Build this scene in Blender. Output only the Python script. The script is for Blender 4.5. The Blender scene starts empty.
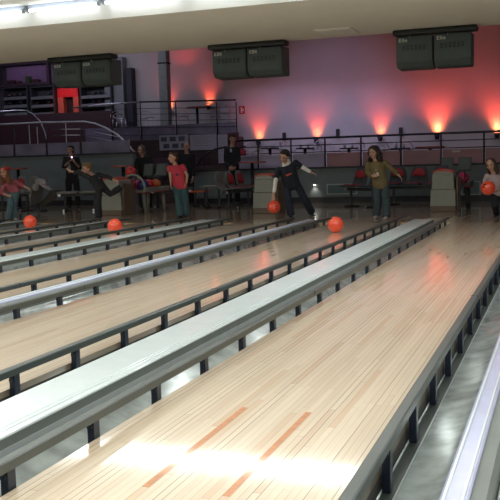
import bpy, bmesh, math, random
from mathutils import Vector, Matrix

random.seed(7)
SC = bpy.context.scene
COL = SC.collection
PI = math.pi
V3 = Vector

# ------------------------------------------------------------------ camera
# lane surface is z = 0, Y runs from the pins to the players, camera is 1 m above the lanes
RC = Matrix(((0.9385923475708442, -0.009253160734731855, 0.34490402157392835),
             (0.34387786917185964, 0.10664566828747546, -0.9329387506848128),
             (-0.02814988766004294, 0.9942540321527166, 0.10327876535276743)))
FPX = 857.3
CAM = V3((0, 0, 1))
cd = bpy.data.cameras.new('camera')
cam = bpy.data.objects.new('camera', cd)
COL.objects.link(cam)
cam.matrix_world = Matrix.Translation(CAM) @ RC.to_4x4()
cd.sensor_width = 36
cd.lens = FPX / 500 * 36
cd.clip_start = 0.05
cd.clip_end = 200
SC.camera = cam

# ------------------------------------------------------------------ world, exposure
w = bpy.data.worlds.new('world')
SC.world = w
w.use_nodes = True
w.node_tree.nodes['Background'].inputs[0].default_value = (0.25, 0.27, 0.35, 1)
w.node_tree.nodes['Background'].inputs[1].default_value = 0.05
SC.view_settings.view_transform = 'Standard'
SC.view_settings.look = 'None'
SC.view_settings.exposure = 0.0
SC.view_settings.gamma = 1
SC.cycles.use_denoising = True
SC.cycles.sample_clamp_indirect = 6
SC.cycles.max_bounces = 8
SC.cycles.diffuse_bounces = 4
SC.cycles.caustics_reflective = False
SC.cycles.caustics_refractive = False


def aim(o, d):
    o.rotation_euler = V3(d).to_track_quat('-Z', 'Y').to_euler()


def area(name, loc, d, sx, sy, power, color=(1, 1, 1), spread=PI):
    l = bpy.data.lights.new(name, 'AREA')
    l.shape = 'RECTANGLE'; l.size = sx; l.size_y = sy; l.energy = power; l.color = color; l.spread = spread
    o = bpy.data.objects.new(name, l); COL.objects.link(o)
    o.location = loc
    aim(o, d)
    return o


def spot(name, loc, d, power, color, angle, blend, r=0.03):
    l = bpy.data.lights.new(name, 'SPOT')
    l.energy = power; l.color = color; l.spot_size = math.radians(angle); l.spot_blend = blend
    l.shadow_soft_size = r
    o = bpy.data.objects.new(name, l); COL.objects.link(o)
    o.location = loc
    aim(o, d)
    return o


# cove tubes over the lanes, violet hall lamp, added fill at pin end and hall
area('cove_light', (-8, 10.53, 3.10), (0, -0.75, -1), 27, 0.10, 170, (0.97, 1, 0.96))
for yy, pw in ((2.2, 420), (6.4, 390), (-1.5, 300)):
    area('lane_fill_light', (-7, yy, 3.17), (0, 0, -1), 24, 0.5, pw, (0.96, 1, 0.97))  # unseen fill added to brighten the near part of the lanes
area('lounge_fill', (-8, 17.6, 5.2), (0, 0, -1), 18, 0.3, 62, (0.70, 0.78, 1.0))  # added cool ambient fill over the lounge, no fixture there
spot('violet_lamp', (-6.4, 17.0, 5.0), (0.2, 6, -2.0), 250, (0.64, 0.58, 1.0), 38, 1.0, 0.1)
area('hall_fill', (-3.2, 20.4, 4.4), (0, 0.45, -1), 13, 0.4, 24, (0.92, 0.74, 0.92), math.radians(110))  # added ambient fill for the hall and the foot of its wall
area('mezzanine_fill', (-6.5, 22.6, 3.6), (0.05, 0.5, -1), 5, 0.2, 9, (0.66, 0.58, 1.0), math.radians(100))  # added violet fill to lift the zone behind the long railing
area('bar_fill', (-15.5, 22.2, 4.6), (-0.2, 1, -0.5), 6, 0.3, 48, (0.75, 0.75, 0.95))  # added fill that brightens the shelf racks, no fixture there

# ------------------------------------------------------------------ helpers


def ray(px, py):
    return RC @ V3((px - 250, 250 - py, -FPX))


def P(px, py, Y):
    """point of the place at depth Y seen at px, py"""
    d = ray(px, py)
    return CAM + d * (Y / d.y)


def G(px, py, z=0.0):
    d = ray(px, py)
    return CAM + d * ((z - 1) / d.z)


_mats = {}


def mat(name, color, rough=0.6, metal=0.0, var=0.08, scale=8.0, coat=0.0, emit=None, estr=0.0, bump=0.0, spec=0.5):
    if name in _mats:
        return _mats[name]
    m = bpy.data.materials.new(name); m.use_nodes = True
    nt = m.node_tree; b = nt.nodes['Principled BSDF']
    b.inputs['Roughness'].default_value = rough
    b.inputs['Metallic'].default_value = metal
    b.inputs['Specular IOR Level'].default_value = spec
    b.inputs['Coat Weight'].default_value = coat
    b.inputs['Coat Roughness'].default_value = 0.06
    tc = nt.nodes.new('ShaderNodeTexCoord')
    n = nt.nodes.new('ShaderNodeTexNoise'); n.inputs['Scale'].default_value = scale; n.inputs['Detail'].default_value = 3
    nt.links.new(tc.outputs['Object'], n.inputs['Vector'])
    r = nt.nodes.new('ShaderNodeValToRGB')
    lo = [max(0, c * (1 - var)) for c in color[:3]]; hi = [min(1, c * (1 + var)) for c in color[:3]]
    r.color_ramp.elements[0].position = 0.3; r.color_ramp.elements[1].position = 0.7
    r.color_ramp.elements[0].color = (*lo, 1); r.color_ramp.elements[1].color = (*hi, 1)
    nt.links.new(n.outputs['Fac'], r.inputs['Fac'])
    nt.links.new(r.outputs['Color'], b.inputs['Base Color'])
    if bump:
        bp = nt.nodes.new('ShaderNodeBump'); bp.inputs['Strength'].default_value = bump
        nt.links.new(n.outputs['Fac'], bp.inputs['Height']); nt.links.new(bp.outputs['Normal'], b.inputs['Normal'])
    if emit:
        b.inputs['Emission Color'].default_value = (*emit, 1); b.inputs['Emission Strength'].default_value = estr
    _mats[name] = m
    return m


def wood_boards(name, bw, seg, c0, c1, c2, rough, seam=0.5, coat=0.6, coat_rough=0.1, red=0.1):
    """narrow boards along Y, each plank its own tone, thin seams"""
    m = bpy.data.materials.new(name); m.use_nodes = True
    nt = m.node_tree; N = nt.nodes; L = nt.links; b = N['Principled BSDF']

    def mth(op, a, bb=None, c=None):
        n = N.new('ShaderNodeMath'); n.operation = op
        for i, x in enumerate((a, bb, c)):
            if x is None: continue
            if isinstance(x, (int, float)): n.inputs[i].default_value = x
            else: L.new(x, n.inputs[i])
        return n.outputs[0]
    tc = N.new('ShaderNodeTexCoord'); sp = N.new('ShaderNodeSeparateXYZ'); L.new(tc.outputs['Object'], sp.inputs[0])
    u = mth('DIVIDE', sp.outputs[0], bw)
    iu = mth('FLOOR', u); fu = mth('FRACT', u)
    w1 = N.new('ShaderNodeTexWhiteNoise'); w1.noise_dimensions = '1D'; L.new(iu, w1.inputs['W'])
    v = mth('ADD', mth('DIVIDE', sp.outputs[1], seg), mth('MULTIPLY', w1.outputs['Value'], 9.7))
    iv = mth('FLOOR', v)
    cb = N.new('ShaderNodeCombineXYZ'); L.new(iu, cb.inputs[0]); L.new(iv, cb.inputs[1])
    w2 = N.new('ShaderNodeTexWhiteNoise'); w2.noise_dimensions = '3D'; L.new(cb.outputs[0], w2.inputs['Vector'])
    rp = N.new('ShaderNodeValToRGB')
    e = rp.color_ramp.elements
    e[0].position = 0; e[0].color = (*c0, 1); e[1].position = 1; e[1].color = (*c1, 1)
    x = e.new(1 - red); x.color = (*c0, 1)
    x = e.new(min(0.999, 1 - red + 0.02)); x.color = (*c2, 1)
    e[len(e) - 1].color = (*c2, 1)
    x = e.new(0.45); x.color = (*c1, 1)
    L.new(w2.outputs['Value'], rp.inputs['Fac'])
    # grain
    mp = N.new('ShaderNodeMapping'); mp.inputs['Scale'].default_value = (90, 2.2, 1); L.new(tc.outputs['Object'], mp.inputs[0])
    ns = N.new('ShaderNodeTexNoise'); ns.inputs['Scale'].default_value = 1.0; ns.inputs['Detail'].default_value = 4
    L.new(mp.outputs[0], ns.inputs['Vector'])
    g = mth('MULTIPLY_ADD', ns.outputs['Fac'], 0.30, 0.85)
    # seams
    w3 = N.new('ShaderNodeTexWhiteNoise'); w3.noise_dimensions = '1D'; L.new(mth('ADD', iu, 51.3), w3.inputs['W'])
    strong = mth('MULTIPLY', mth('GREATER_THAN', w3.outputs['Value'], 0.55), seam)
    sm = mth('MULTIPLY', mth('LESS_THAN', fu, 0.12), mth('ADD', strong, 0.22))
    # plank ends
    se = mth('MULTIPLY', mth('LESS_THAN', mth('FRACT', v), 0.004 / seg), 0.25)
    k = mth('MULTIPLY', g, mth('SUBTRACT', 1.0, mth('MAXIMUM', sm, se)))
    mx = N.new('ShaderNodeMix'); mx.data_type = 'RGBA'; mx.blend_type = 'MULTIPLY'; mx.inputs[0].default_value = 1
    L.new(rp.outputs['Color'], mx.inputs[6])
    cc = N.new('ShaderNodeCombineColor'); [L.new(k, cc.inputs[i]) for i in range(3)]
    L.new(cc.outputs[0], mx.inputs[7]); L.new(mx.outputs[2], b.inputs['Base Color'])
    b.inputs['Roughness'].default_value = rough
    b.inputs['Coat Weight'].default_value = coat; b.inputs['Coat Roughness'].default_value = coat_rough
    return m


def obj(name, bm, m, parent=None, smooth=False, mats=None):
    me = bpy.data.meshes.new(name)
    bmesh.ops.recalc_face_normals(bm, faces=bm.faces[:])
    bm.to_mesh(me); bm.free()
    if smooth:
        me.polygons.foreach_set('use_smooth', [True] * len(me.polygons))
    for x in (mats or [m]): me.materials.append(x)
    o = bpy.data.objects.new(name, me); COL.objects.link(o)
    if parent is not None:
        o.parent = parent
        o.matrix_parent_inverse = parent_inv(parent)
    return o


def parent_inv(p):
    # parents here are never rotated after their children are made unless they are copied, so use the plain basis
    return (Matrix.LocRotScale(p.location, p.rotation_euler, p.scale)).inverted() if p.parent is None else p.matrix_parent_inverse.copy()


def tag(o, label=None, cat=None, group=None, kind=None):
    if label: o['label'] = label
    if cat: o['category'] = cat
    if group: o['group'] = group
    if kind: o['kind'] = kind
    return o


def empty(name, loc, label=None, cat=None, group=None, kind=None):
    o = bpy.data.objects.new(name, None); COL.objects.link(o)
    o.location = loc; o.empty_display_size = 0.1
    return tag(o, label, cat, group, kind)


def BM():
    return bmesh.new()


def box(bm, x0, x1, y0, y1, z0, z1, bev=0.0):
    vs = [bm.verts.new((x, y, z)) for x in (x0, x1) for y in (y0, y1) for z in (z0, z1)]
    fs = [(0, 1, 3, 2), (4, 6, 7, 5), (0, 4, 5, 1), (2, 3, 7, 6), (0, 2, 6, 4), (1, 5, 7, 3)]
    f = [bm.faces.new([vs[i] for i in q]) for q in fs]
    if bev:
        es = list({e for q in f for e in q.edges})
        bmesh.ops.bevel(bm, geom=es, offset=bev, segments=2, affect='EDGES', profile=0.6)
    return bm


def obox(bm, c, ax, ay, az, hx, hy, hz):
    """oriented box"""
    c = V3(c); ax = V3(ax).normalized() * hx; ay = V3(ay).normalized() * hy; az = V3(az).normalized() * hz
    vs = [bm.verts.new(c + ax * i + ay * j + az * k) for i in (-1, 1) for j in (-1, 1) for k in (-1, 1)]
    for q in [(0, 1, 3, 2), (4, 6, 7, 5), (0, 4, 5, 1), (2, 3, 7, 6), (0, 2, 6, 4), (1, 5, 7, 3)]:
        bm.faces.new([vs[i] for i in q])
    return bm


def prism_y(bm, prof, y0, y1):
    """closed x/z profile swept along Y"""
    a = [bm.verts.new((x, y0, z)) for x, z in prof]; b = [bm.verts.new((x, y1, z)) for x, z in prof]
    n = len(prof)
    for i in range(n):
        bm.faces.new((a[i], a[(i + 1) % n], b[(i + 1) % n], b[i]))
    bm.faces.new(a); bm.faces.new(b[::-1])
    return bm


def prism_x(bm, prof, x0, x1):
    a = [bm.verts.new((x0, y, z)) for y, z in prof]; b = [bm.verts.new((x1, y, z)) for y, z in prof]
    n = len(prof)
    for i in range(n):
        bm.faces.new((a[i], a[(i + 1) % n], b[(i + 1) % n], b[i]))
    bm.faces.new(a); bm.faces.new(b[::-1])
    return bm


def frame_of(d):
    d = V3(d).normalized()
    r = V3((0, 0, 1)) if abs(d.z) < 0.9 else V3((1, 0, 0))
    u = d.cross(r).normalized(); v = d.cross(u).normalized()
    return u, v


def loft(bm, rings, n=14, close=True):
    """rings of (centre, u, v, ru, rv)"""
    R_ = []
    for c, u, v, ru, rv in rings:
        c = V3(c)
        R_.append([bm.verts.new(c + V3(u) * (ru * math.cos(2 * PI * i / n)) + V3(v) * (rv * math.sin(2 * PI * i / n))) for i in range(n)])
    for a, b in zip(R_, R_[1:]):
        for i in range(n):
            bm.faces.new((a[i], a[(i + 1) % n], b[(i + 1) % n], b[i]))
    if close:
        bm.faces.new(R_[0][::-1]); bm.faces.new(R_[-1])
    return bm


def tube(bm, pts, r, n=8):
    """round bar along points; r a number or one per point"""
    pts = [V3(p) for p in pts]
    rs = r if isinstance(r, (list, tuple)) else [r] * len(pts)
    rings = []
    u = v = None
    for i, p in enumerate(pts):
        d = (pts[min(i + 1, len(pts) - 1)] - pts[max(i - 1, 0)])
        if u is None: u, v = frame_of(d)
        else:
            d.normalize(); u = (u - d * u.dot(d)).normalized(); v = d.cross(u).normalized()
        rings.append((p, u.copy(), v.copy(), rs[i], rs[i]))
    return loft(bm, rings, n)


def capsule(bm, a, b, ra, rb, n=12):
    a = V3(a); b = V3(b); d = (b - a)
    if d.length < 1e-6: return bm
    dn = d.normalized(); u, v = frame_of(dn)
    rings = []
    for t in (1.25, 1.0, 0.65, 0.3):
        rings.append((a - dn * ra * math.sin(t), u, v, ra * math.cos(t), ra * math.cos(t)))
    rings.append((a, u, v, ra, ra)); rings.append((b, u, v, rb, rb))
    for t in (0.3, 0.65, 1.0, 1.25):
        rings.append((b + dn * rb * math.sin(t), u, v, rb * math.cos(t), rb * math.cos(t)))
    return loft(bm, rings, n)


def ellipsoid(bm, c, ax, ay, az, n=14, m=9):
    c = V3(c); ax = V3(ax); ay = V3(ay); az = V3(az)
    rings = []
    for j in range(1, m):
        t = PI * j / m
        rings.append((c + az * -math.cos(t), ax, ay, math.sin(t), math.sin(t)))
    return loft(bm, rings, n)


def torus_arc(c, u, v, r, a0, a1, k=12):
    c = V3(c); u = V3(u); v = V3(v)
    return [c + u * (r * math.cos(a0 + (a1 - a0) * i / k)) + v * (r * math.sin(a0 + (a1 - a0) * i / k)) for i in range(k + 1)]


def remesh(name, bm, m, parent, voxel=0.008, sm=2):
    me = bpy.data.meshes.new('tmp'); bmesh.ops.recalc_face_normals(bm, faces=bm.faces[:]); bm.to_mesh(me); bm.free()
    t = bpy.data.objects.new('tmp', me); COL.objects.link(t)
    r = t.modifiers.new('r', 'REMESH'); r.mode = 'VOXEL'; r.voxel_size = voxel; r.use_smooth_shade = True
    s = t.modifiers.new('s', 'SMOOTH'); s.factor = 0.5; s.iterations = sm
    bpy.context.view_layer.update()
    dg = bpy.context.evaluated_depsgraph_get()
    out = bpy.data.meshes.new_from_object(t.evaluated_get(dg), depsgraph=dg)
    bpy.data.objects.remove(t); bpy.data.meshes.remove(me)
    out.name = name
    out.materials.clear(); out.materials.append(m)
    o = bpy.data.objects.new(name, out); COL.objects.link(o)
    o.parent = parent; o.matrix_parent_inverse = parent_inv(parent)
    return o


def copy_tree(o, parent=None):
    c = o.copy(); COL.objects.link(c)
    if parent is not None: c.parent = parent
    for ch in [x for x in o.children]:
        copy_tree(ch, c)
    return c


# ------------------------------------------------------------------ materials
M_lane = wood_boards('lane_maple', 0.027, 0.9, (0.71, 0.57, 0.41), (0.80, 0.665, 0.50), (0.70, 0.51, 0.345), 0.32, seam=0.40, coat=1.0, coat_rough=0.075, red=0.10)
M_appr = wood_boards('approach_maple', 0.057, 1.6, (0.58, 0.43, 0.27), (0.70, 0.53, 0.34), (0.52, 0.36, 0.22), 0.30, seam=0.35, coat=1.0, coat_rough=0.06)
M_inlay = mat('inlay_orange_wood', (0.58, 0.24, 0.09), 0.35, var=0.15, scale=30, coat=0.6)
M_arrow = mat('inlay_dark', (0.04, 0.03, 0.025), 0.4)
M_edge = mat('lane_side', (0.045, 0.038, 0.032), 0.5)
M_rail = mat('rail_steel', (0.075, 0.09, 0.085), 0.32, metal=0.25, var=0.12, scale=3)
M_post = mat('post_blue_black', (0.018, 0.026, 0.045), 0.35, metal=0.2)
M_gut = mat('gutter_grey', (0.32, 0.36, 0.355), 0.20, metal=0.30, var=0.35, scale=7)
M_gutfloor = mat('gutter_floor_dark', (0.035, 0.045, 0.04), 0.4)
M_white = mat('cover_white', (0.70, 0.79, 0.80), 0.22, var=0.03, coat=0.4)
M_trim = mat('cover_trim', (0.38, 0.42, 0.42), 0.35, var=0.05)
M_side = mat('cover_side_grey', (0.17, 0.195, 0.18), 0.45, var=0.06)
M_lilac = mat('cover_lilac', (0.52, 0.54, 0.74), 0.22, metal=0.1, var=0.04)
M_black = mat('groove_black', (0.012, 0.012, 0.012), 0.6)
M_conc = mat('subfloor', (0.10, 0.10, 0.09), 0.9, var=0.2)
M_ceil = mat('ceiling_plaster', (0.86, 0.85, 0.79), 0.9, var=0.02, scale=2)
M_ceilw = mat('ceiling_white', (0.85, 0.86, 0.84), 0.8, var=0.01)
M_wall = mat('far_wall_plaster', (0.60, 0.58, 0.58), 0.85, var=0.03, scale=1.5)
M_wall2 = mat('side_wall_plaster', (0.40, 0.38, 0.40), 0.85, var=0.05, scale=1.5)
M_low = mat('low_wall_grey', (0.165, 0.20, 0.205), 0.7, var=0.05)
M_plinth = mat('plinth_black', (0.02, 0.02, 0.025), 0.5)
M_mauve = mat('mauve_panel', (0.20, 0.17, 0.25), 0.22, var=0.3, scale=1.3)
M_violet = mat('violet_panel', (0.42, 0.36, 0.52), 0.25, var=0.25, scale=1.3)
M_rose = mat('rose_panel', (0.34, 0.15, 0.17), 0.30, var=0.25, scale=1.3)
M_darkmetal = mat('rail_dark', (0.045, 0.045, 0.055), 0.35, metal=0.6)
M_chrome = mat('chrome', (0.75, 0.75, 0.82), 0.30, metal=1.0, var=0.03)
M_brownwood = mat('dark_brown_boards', (0.055, 0.032, 0.032), 0.6, var=0.25, scale=3)
M_paper = mat('poster_paper', (0.42, 0.41, 0.47), 0.7, var=0.03)
M_photo = mat('poster_photo', (0.10, 0.10, 0.13), 0.6, var=0.5, scale=14)
M_house = mat('monitor_housing', (0.075, 0.105, 0.110), 0.55, var=0.05)
M_housed = mat('monitor_dark', (0.018, 0.022, 0.024), 0.5)
M_label = mat('label_white', (0.80, 0.80, 0.76), 0.6)
M_console = mat('console_putty', (0.30, 0.315, 0.28), 0.5, var=0.04)
M_console2 = mat('console_side_brown', (0.16, 0.115, 0.085), 0.5)
M_redtrim = mat('red_trim', (0.50, 0.075, 0.045), 0.4)
M_shell = mat('seat_shell_grey', (0.20, 0.195, 0.17), 0.5)
M_shell_dim = mat('seat_shell_dim', (0.055, 0.05, 0.05), 0.5)  # shell grey darkened to stand for the dim light on those seats
M_redpad = mat('seat_pad_red', (0.42, 0.03, 0.04), 0.7)
M_beam = mat('beam_dark', (0.05, 0.055, 0.06), 0.4, metal=0.3)
M_redtop = mat('table_top_red', (0.38, 0.075, 0.05), 0.35)
M_ball = mat('ball_orange', (0.86, 0.085, 0.035), 0.18, var=0.10, scale=9, coat=0.6)
M_hole = mat('ball_hole', (0.02, 0.005, 0.005), 0.7)
M_skin = mat('skin', (0.50, 0.29, 0.21), 0.55, var=0.04)
M_shoe_d = mat('shoe_dark', (0.03, 0.025, 0.03), 0.5)
M_shoe_w = mat('shoe_light', (0.35, 0.30, 0.30), 0.5)
M_eye = mat('eye_dark', (0.02, 0.015, 0.015), 0.25)
M_lip = mat('lips', (0.42, 0.13, 0.12), 0.5)


def cloth(n, c, var=0.12): return mat(n, c, 0.85, var=var, scale=14, bump=0.15)


# ------------------------------------------------------------------ room shell
FOUL = 13.05
XL, XR = -21.0, 6.0
Y0, Y1 = -6.0, 26.5
HW = 5.5
HZ = 3.02           # underside of the low bulkhead ceiling


def struct(name, bm, m):
    return tag(obj(name, bm, m), kind='structure')


struct('floor', box(BM(), XL, XR, Y0, Y1, -0.22, -0.11), M_conc)
o = struct('floor_approach', box(BM(), 0, XR - XL, 0, Y1 - FOUL, -0.108, 0.0), M_appr)
o.location = (XL, FOUL, 0)
struct('wall_left', box(BM(), XL - 0.2, XL, Y0, Y1, -0.22, HW), M_wall2)
struct('wall_right', box(BM(), XR, XR + 0.2, Y0, Y1, -0.22, HW), M_wall2)
struct('wall_pins', box(BM(), XL, XR, Y0 - 0.2, Y0, -0.22, HW), M_wall2)
# ceilings: white over the lanes, a lower bulkhead near the foul line, a tall hall behind
struct('ceiling_lanes', box(BM(), XL, XR, Y0, 10.75, 3.29, 3.45), M_ceilw)
struct('ceiling_bulkhead', box(BM(), XL, XR, 10.765, 14.3, HZ, 3.45), M_ceil)
struct('trim_1', box(BM(), XL, XR, 10.735, 10.765, HZ - 0.01, 3.29), M_ceilw)
struct('wall_bulkhead', box(BM(), XL, XR, 14.22, 14.3, 3.45, HW), M_wall2)
struct('ceiling_hall', box(BM(), XL, XR, 14.3, Y1, HW, HW + 0.15), M_wall2)

# cove tubes
for i in range(22):
    x0 = XL + 0.4 + i * 1.22
    t = empty('fluorescent_tube', (x0 + 0.58, 10.61, 3.20),
              'white fluorescent tube in the row along the ceiling step', 'ceiling light', 'fluorescent tubes along the ceiling step')
    b = BM(); tube(b, [(x0 + 0.03, 10.61, 3.20), (x0 + 1.13, 10.61, 3.20)], 0.016, 10)
    obj('tube_lamp', b, mat('tube_glow', (0.9, 0.9, 0.9), 0.4, emit=(0.95, 1, 0.98), estr=9.0), t, True)
    b = BM(); box(b, x0, x0 + 1.16, 10.63, 10.72, 3.215, 3.285, 0.006)
    box(b, x0, x0 + 0.035, 10.59, 10.64, 3.18, 3.23); box(b, x0 + 1.125, x0 + 1.16, 10.59, 10.64, 3.18, 3.23)
    obj('fixture_body', b, mat('fixture_blue_grey', (0.45, 0.50, 0.62), 0.4), t)
# unseen housings added above the pin end to carry the lane fill lights
for yy in (-1.5, 2.2, 6.2):
    b = BM(); box(b, -19, 5, yy - 0.3, yy + 0.3, 3.20, 3.29, 0.01)
    tag(obj('added_light_housing', b, M_ceilw), 'added long white housing of the unseen fill lights above the lanes', 'ceiling light', 'added fill light housings over the lanes')
# hatch in the bulkhead ceiling
c0, c1 = P(320, 29, 1), None
d = ray(337, 31); hp = CAM + d * ((HZ - 1) / d.z)
t = empty('ceiling_vent', (hp.x, hp.y, HZ), 'flat white rectangular vent in the low ceiling', 'vent')
b = BM(); box(b, hp.x - 0.30, hp.x + 0.30, hp.y - 0.32, hp.y + 0.32, HZ - 0.015, HZ, 0.003); obj('frame', b, M_ceilw, t)
b = BM(); box(b, hp.x - 0.26, hp.x + 0.26, hp.y - 0.28, hp.y + 0.28, HZ - 0.022, HZ - 0.015); obj('diffuser', b, mat('vent_face', (0.9, 0.9, 0.86), 0.6), t)

# ------------------------------------------------------------------ lanes
LW = 1.054
YS = -2.0
GW = 0.236
lanes = [('far_right', 0.052), ('A', -1.612), ('B', -3.420), ('C', -5.084), ('D', -6.892), ('E', -8.554), ('F', -10.362), ('G', -12.026)]
lane_desc = {
    'far_right': 'bowling lane beyond the narrow lilac divider at the bottom right corner',
    'A': 'widest front maple bowling lane with two orange inlaid bars',
    'B': 'maple bowling lane just beyond the wide white flat divider, orange ball near its end',
    'C': 'third bowling lane from the front, between two narrow rails, no ball on it',
    'D': 'fourth bowling lane from the front, orange ball near the boy in dark sweater',
    'E': 'fifth bowling lane from the front, thin strip of maple between rails',
    'F': 'sixth bowling lane from the front, in front of the girl with red headband',
    'G': 'farthest bowling lane behind all the rails at the far left',
}
which = {'far_right': 'the lane at the bottom right corner', 'A': 'the widest front lane', 'B': 'the second lane from the front', 'C': 'the third lane from the front',
         'D': 'the fourth lane from the front', 'E': 'the fifth lane from the front', 'F': 'the sixth lane from the front', 'G': 'the farthest lane'}


def make_rail(key, x_edge, s):
    """bumper rail along a lane edge; s=+1 outside is +x"""
    side = 'player-right' if s < 0 else 'player-left'
    lab = ('grey bumper rail on posts along the %s edge of %s' % ('near' if s > 0 else 'far', which[key]))
    x0, x1 = sorted((x_edge - s * 0.004, x_edge + s * 0.038))
    r = empty('bumper_rail', ((x0 + x1) / 2, YS, -0.09), lab, 'bumper rail')
    b = BM()
    prof = [(x0, 0.066), (x1, 0.066), (x1, 0.096), (x1 - 0.005, 0.100), (x0 + 0.005, 0.100), (x0, 0.096)]
    prism_y(b, prof, YS, FOUL - 0.15)
    obj('rail', b, M_rail, r)
    # joint bracket where two rail lengths meet
    b = BM(); box(b, x0 - 0.001, x1 + 0.001, 5.60, 5.605, 0.067, 0.1005); obj('joint', b, M_black, r)
    pm = None
    k0 = -8 if key in ('A', 'far_right') else -2
    for k in range(-8, 22):
        y = 2.17 + 0.52 * k
        if y > FOUL - 0.2: break
        if pm is None:
            b = BM()
            xa, xb = sorted((x_edge + s * 0.005, x_edge + s * 0.034))
            box(b, xa, xb, -0.022, 0.022, -0.0875, 0.066, 0.004)
            xc = (xa + xb) / 2
            tube(b, [(xc, -0.018, 0.045), (xc, -0.030, 0.045)], 0.011, 8)
            p = obj('post', b, M_post, r); pm = p
        else:
            p = bpy.data.objects.new('post', pm.data); COL.objects.link(p); p.parent = r; p.matrix_parent_inverse = parent_inv(r)
        p.location = (0, y, 0)
    return r


def make_gutter(key, x_edge, s):
    lab = 'shiny grey gutter beside the %s edge of %s' % ('near' if s > 0 else 'far', which[key])
    inner = [(0.004, -0.078), (0.004, -0.088), (0.055, -0.088)]
    for i in range(1, 9):
        a = i / 8 * PI / 2
        inner.append((0.055 + 0.174 * math.sin(a), -0.088 + 0.075 * (1 - math.cos(a))))
    outer = [(0.234, -0.013), (0.234, -0.104), (0.001, -0.104), (0.001, -0.078)]
    prof = [(x_edge + s * x, z) for x, z in inner + outer]
    b = BM(); prism_y(b, prof, YS, FOUL - 0.02)
    g = tag(obj('gutter', b, M_gut, None, True), lab, 'gutter')
    xa, xb = sorted((x_edge + s * 0.0045, x_edge + s * 0.050))
    b = BM(); box(b, xa, xb, YS + 0.01, FOUL - 0.03, -0.0895, -0.0877); obj('floor_strip', b, M_gutfloor, g)
    xa, xb = sorted((x_edge + s * 0.051, x_edge + s * 0.054))
    b = BM(); box(b, xa, xb, YS + 0.01, FOUL - 0.03, -0.0895, -0.080); obj('trough_lip', b, M_trim, g)
    return g


for key, x0 in lanes:
    r = empty('bowling_lane', (x0, 0, 0), lane_desc[key], 'bowling lane')
    b = BM(); box(b, 0, LW, YS, FOUL - 0.002, -0.03, 0.0)
    o = obj('lane_surface', b, M_lane); o.location = (x0, 0, 0); o.parent = r; o.matrix_parent_inverse = parent_inv(r)
    b = BM(); box(b, x0 + 0.002, x0 + LW - 0.002, YS, FOUL - 0.004, -0.108, -0.0305); obj('lane_base', b, M_edge, r)
    # seven aiming arrows, the centre one farthest from the players
    for j in range(-3, 4):
        ax = x0 + LW / 2 + j * 0.135; ay = 8.45 + abs(j) * 0.33
        b = BM()
        lo = [b.verts.new(p) for p in ((ax - 0.017, ay + 0.16, 0.0002), (ax + 0.017, ay + 0.16, 0.0002), (ax, ay, 0.0002))]
        hi = [b.verts.new(v.co + V3((0, 0, 0.0009))) for v in lo]
        b.faces.new(lo); b.faces.new(hi)
        for q in range(3): b.faces.new((lo[q], lo[(q + 1) % 3], hi[(q + 1) % 3], hi[q]))
        obj('arrow_marker', b, M_arrow, r)
    for bx in (15, 25):
        cx = x0 + LW / 2 + (bx - 20) * 0.027
        b = BM(); box(b, cx - 0.0125, cx + 0.0125, 2.30, 3.19, 0.0001, 0.0008); obj('range_marker', b, M_inlay, r)
    for bx in (10, 30):
        cx = x0 + LW / 2 + (bx - 20) * 0.027
        b = BM(); box(b, cx - 0.0125, cx + 0.0125, 0.55, 1.42, 0.0001, 0.0008); obj('range_marker', b, M_inlay, r)
    for s, xe in ((-1, x0), (1, x0 + LW)):
        if key == 'far_right' and s > 0: continue
        if key == 'G' and s < 0: continue
        make_gutter(key, xe, s)
        if not (key == 'far_right'): make_rail(key, xe, s)


def cover_wide(xl, xr, lab):
    """flat white cap between a pair of lanes, grooves near its camera side"""
    xc0, xc1 = xl + GW + 0.002, xr - GW - 0.002
    r = empty('lane_divider', ((xc0 + xc1) / 2, YS, -0.1), lab, 'lane divider')
    ye = FOUL - 0.03
    b = BM(); prism_y(b, [(xc0 + 0.004, 0.05), (xc1 - 0.004, 0.05), (xc1 - 0.004, -0.106), (xc0 + 0.004, -0.106)], YS, ye + 0.0)
    obj('side_panel', b, M_side, r)
    # white caps, their far ends rounded down
    def strip(n, a, c, z, m):
        bb = BM(); prism_y(bb, [(a, 0.0505), (c, 0.0505), (c, z - 0.004), (c - 0.003, z), (a + 0.003, z), (a, z - 0.004)], YS, ye - 0.25)
        rings = []
        for i in range(7):
            t_ = i / 6 * PI / 2
            yy = ye - 0.25 + 0.25 * math.sin(t_); zz = 0.0505 + (z - 0.0505) * math.cos(t_) + 0.0002
            rings.append(((a, yy, zz), (c, yy, zz)))
        for (p, q), (p2, q2) in zip(rings, rings[1:]):
            v = [bb.verts.new(x) for x in (p, q, q2, p2)]; bb.faces.new(v)
            lo = [bb.verts.new((x[0], x[1], 0.0505)) for x in (p, p2)]; bb.faces.new((v[0], v[3], lo[1], lo[0]))
            lo = [bb.verts.new((x[0], x[1], 0.0505)) for x in (q, q2)]; bb.faces.new((v[1], v[2], lo[1], lo[0]))
        return obj(n, bb, m, r)
    strip('top_panel', xc0, xc1 - 0.058, 0.064, M_white)
    strip('edge_strip', xc1 - 0.055, xc1 - 0.036, 0.063, M_white)
    strip('edge_strip', xc1 - 0.033, xc1, 0.060, M_white)
    b = BM(); box(b, xc0 + 0.005, xc1 - 0.005, YS, ye - 0.26, 0.0502, 0.053); obj('groove', b, M_black, r)
    b = BM(); box(b, xc1 - 0.0035, xc1 - 0.0005, YS, ye, -0.02, 0.012); obj('side_lip', b, M_trim, r)
    return r


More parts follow.
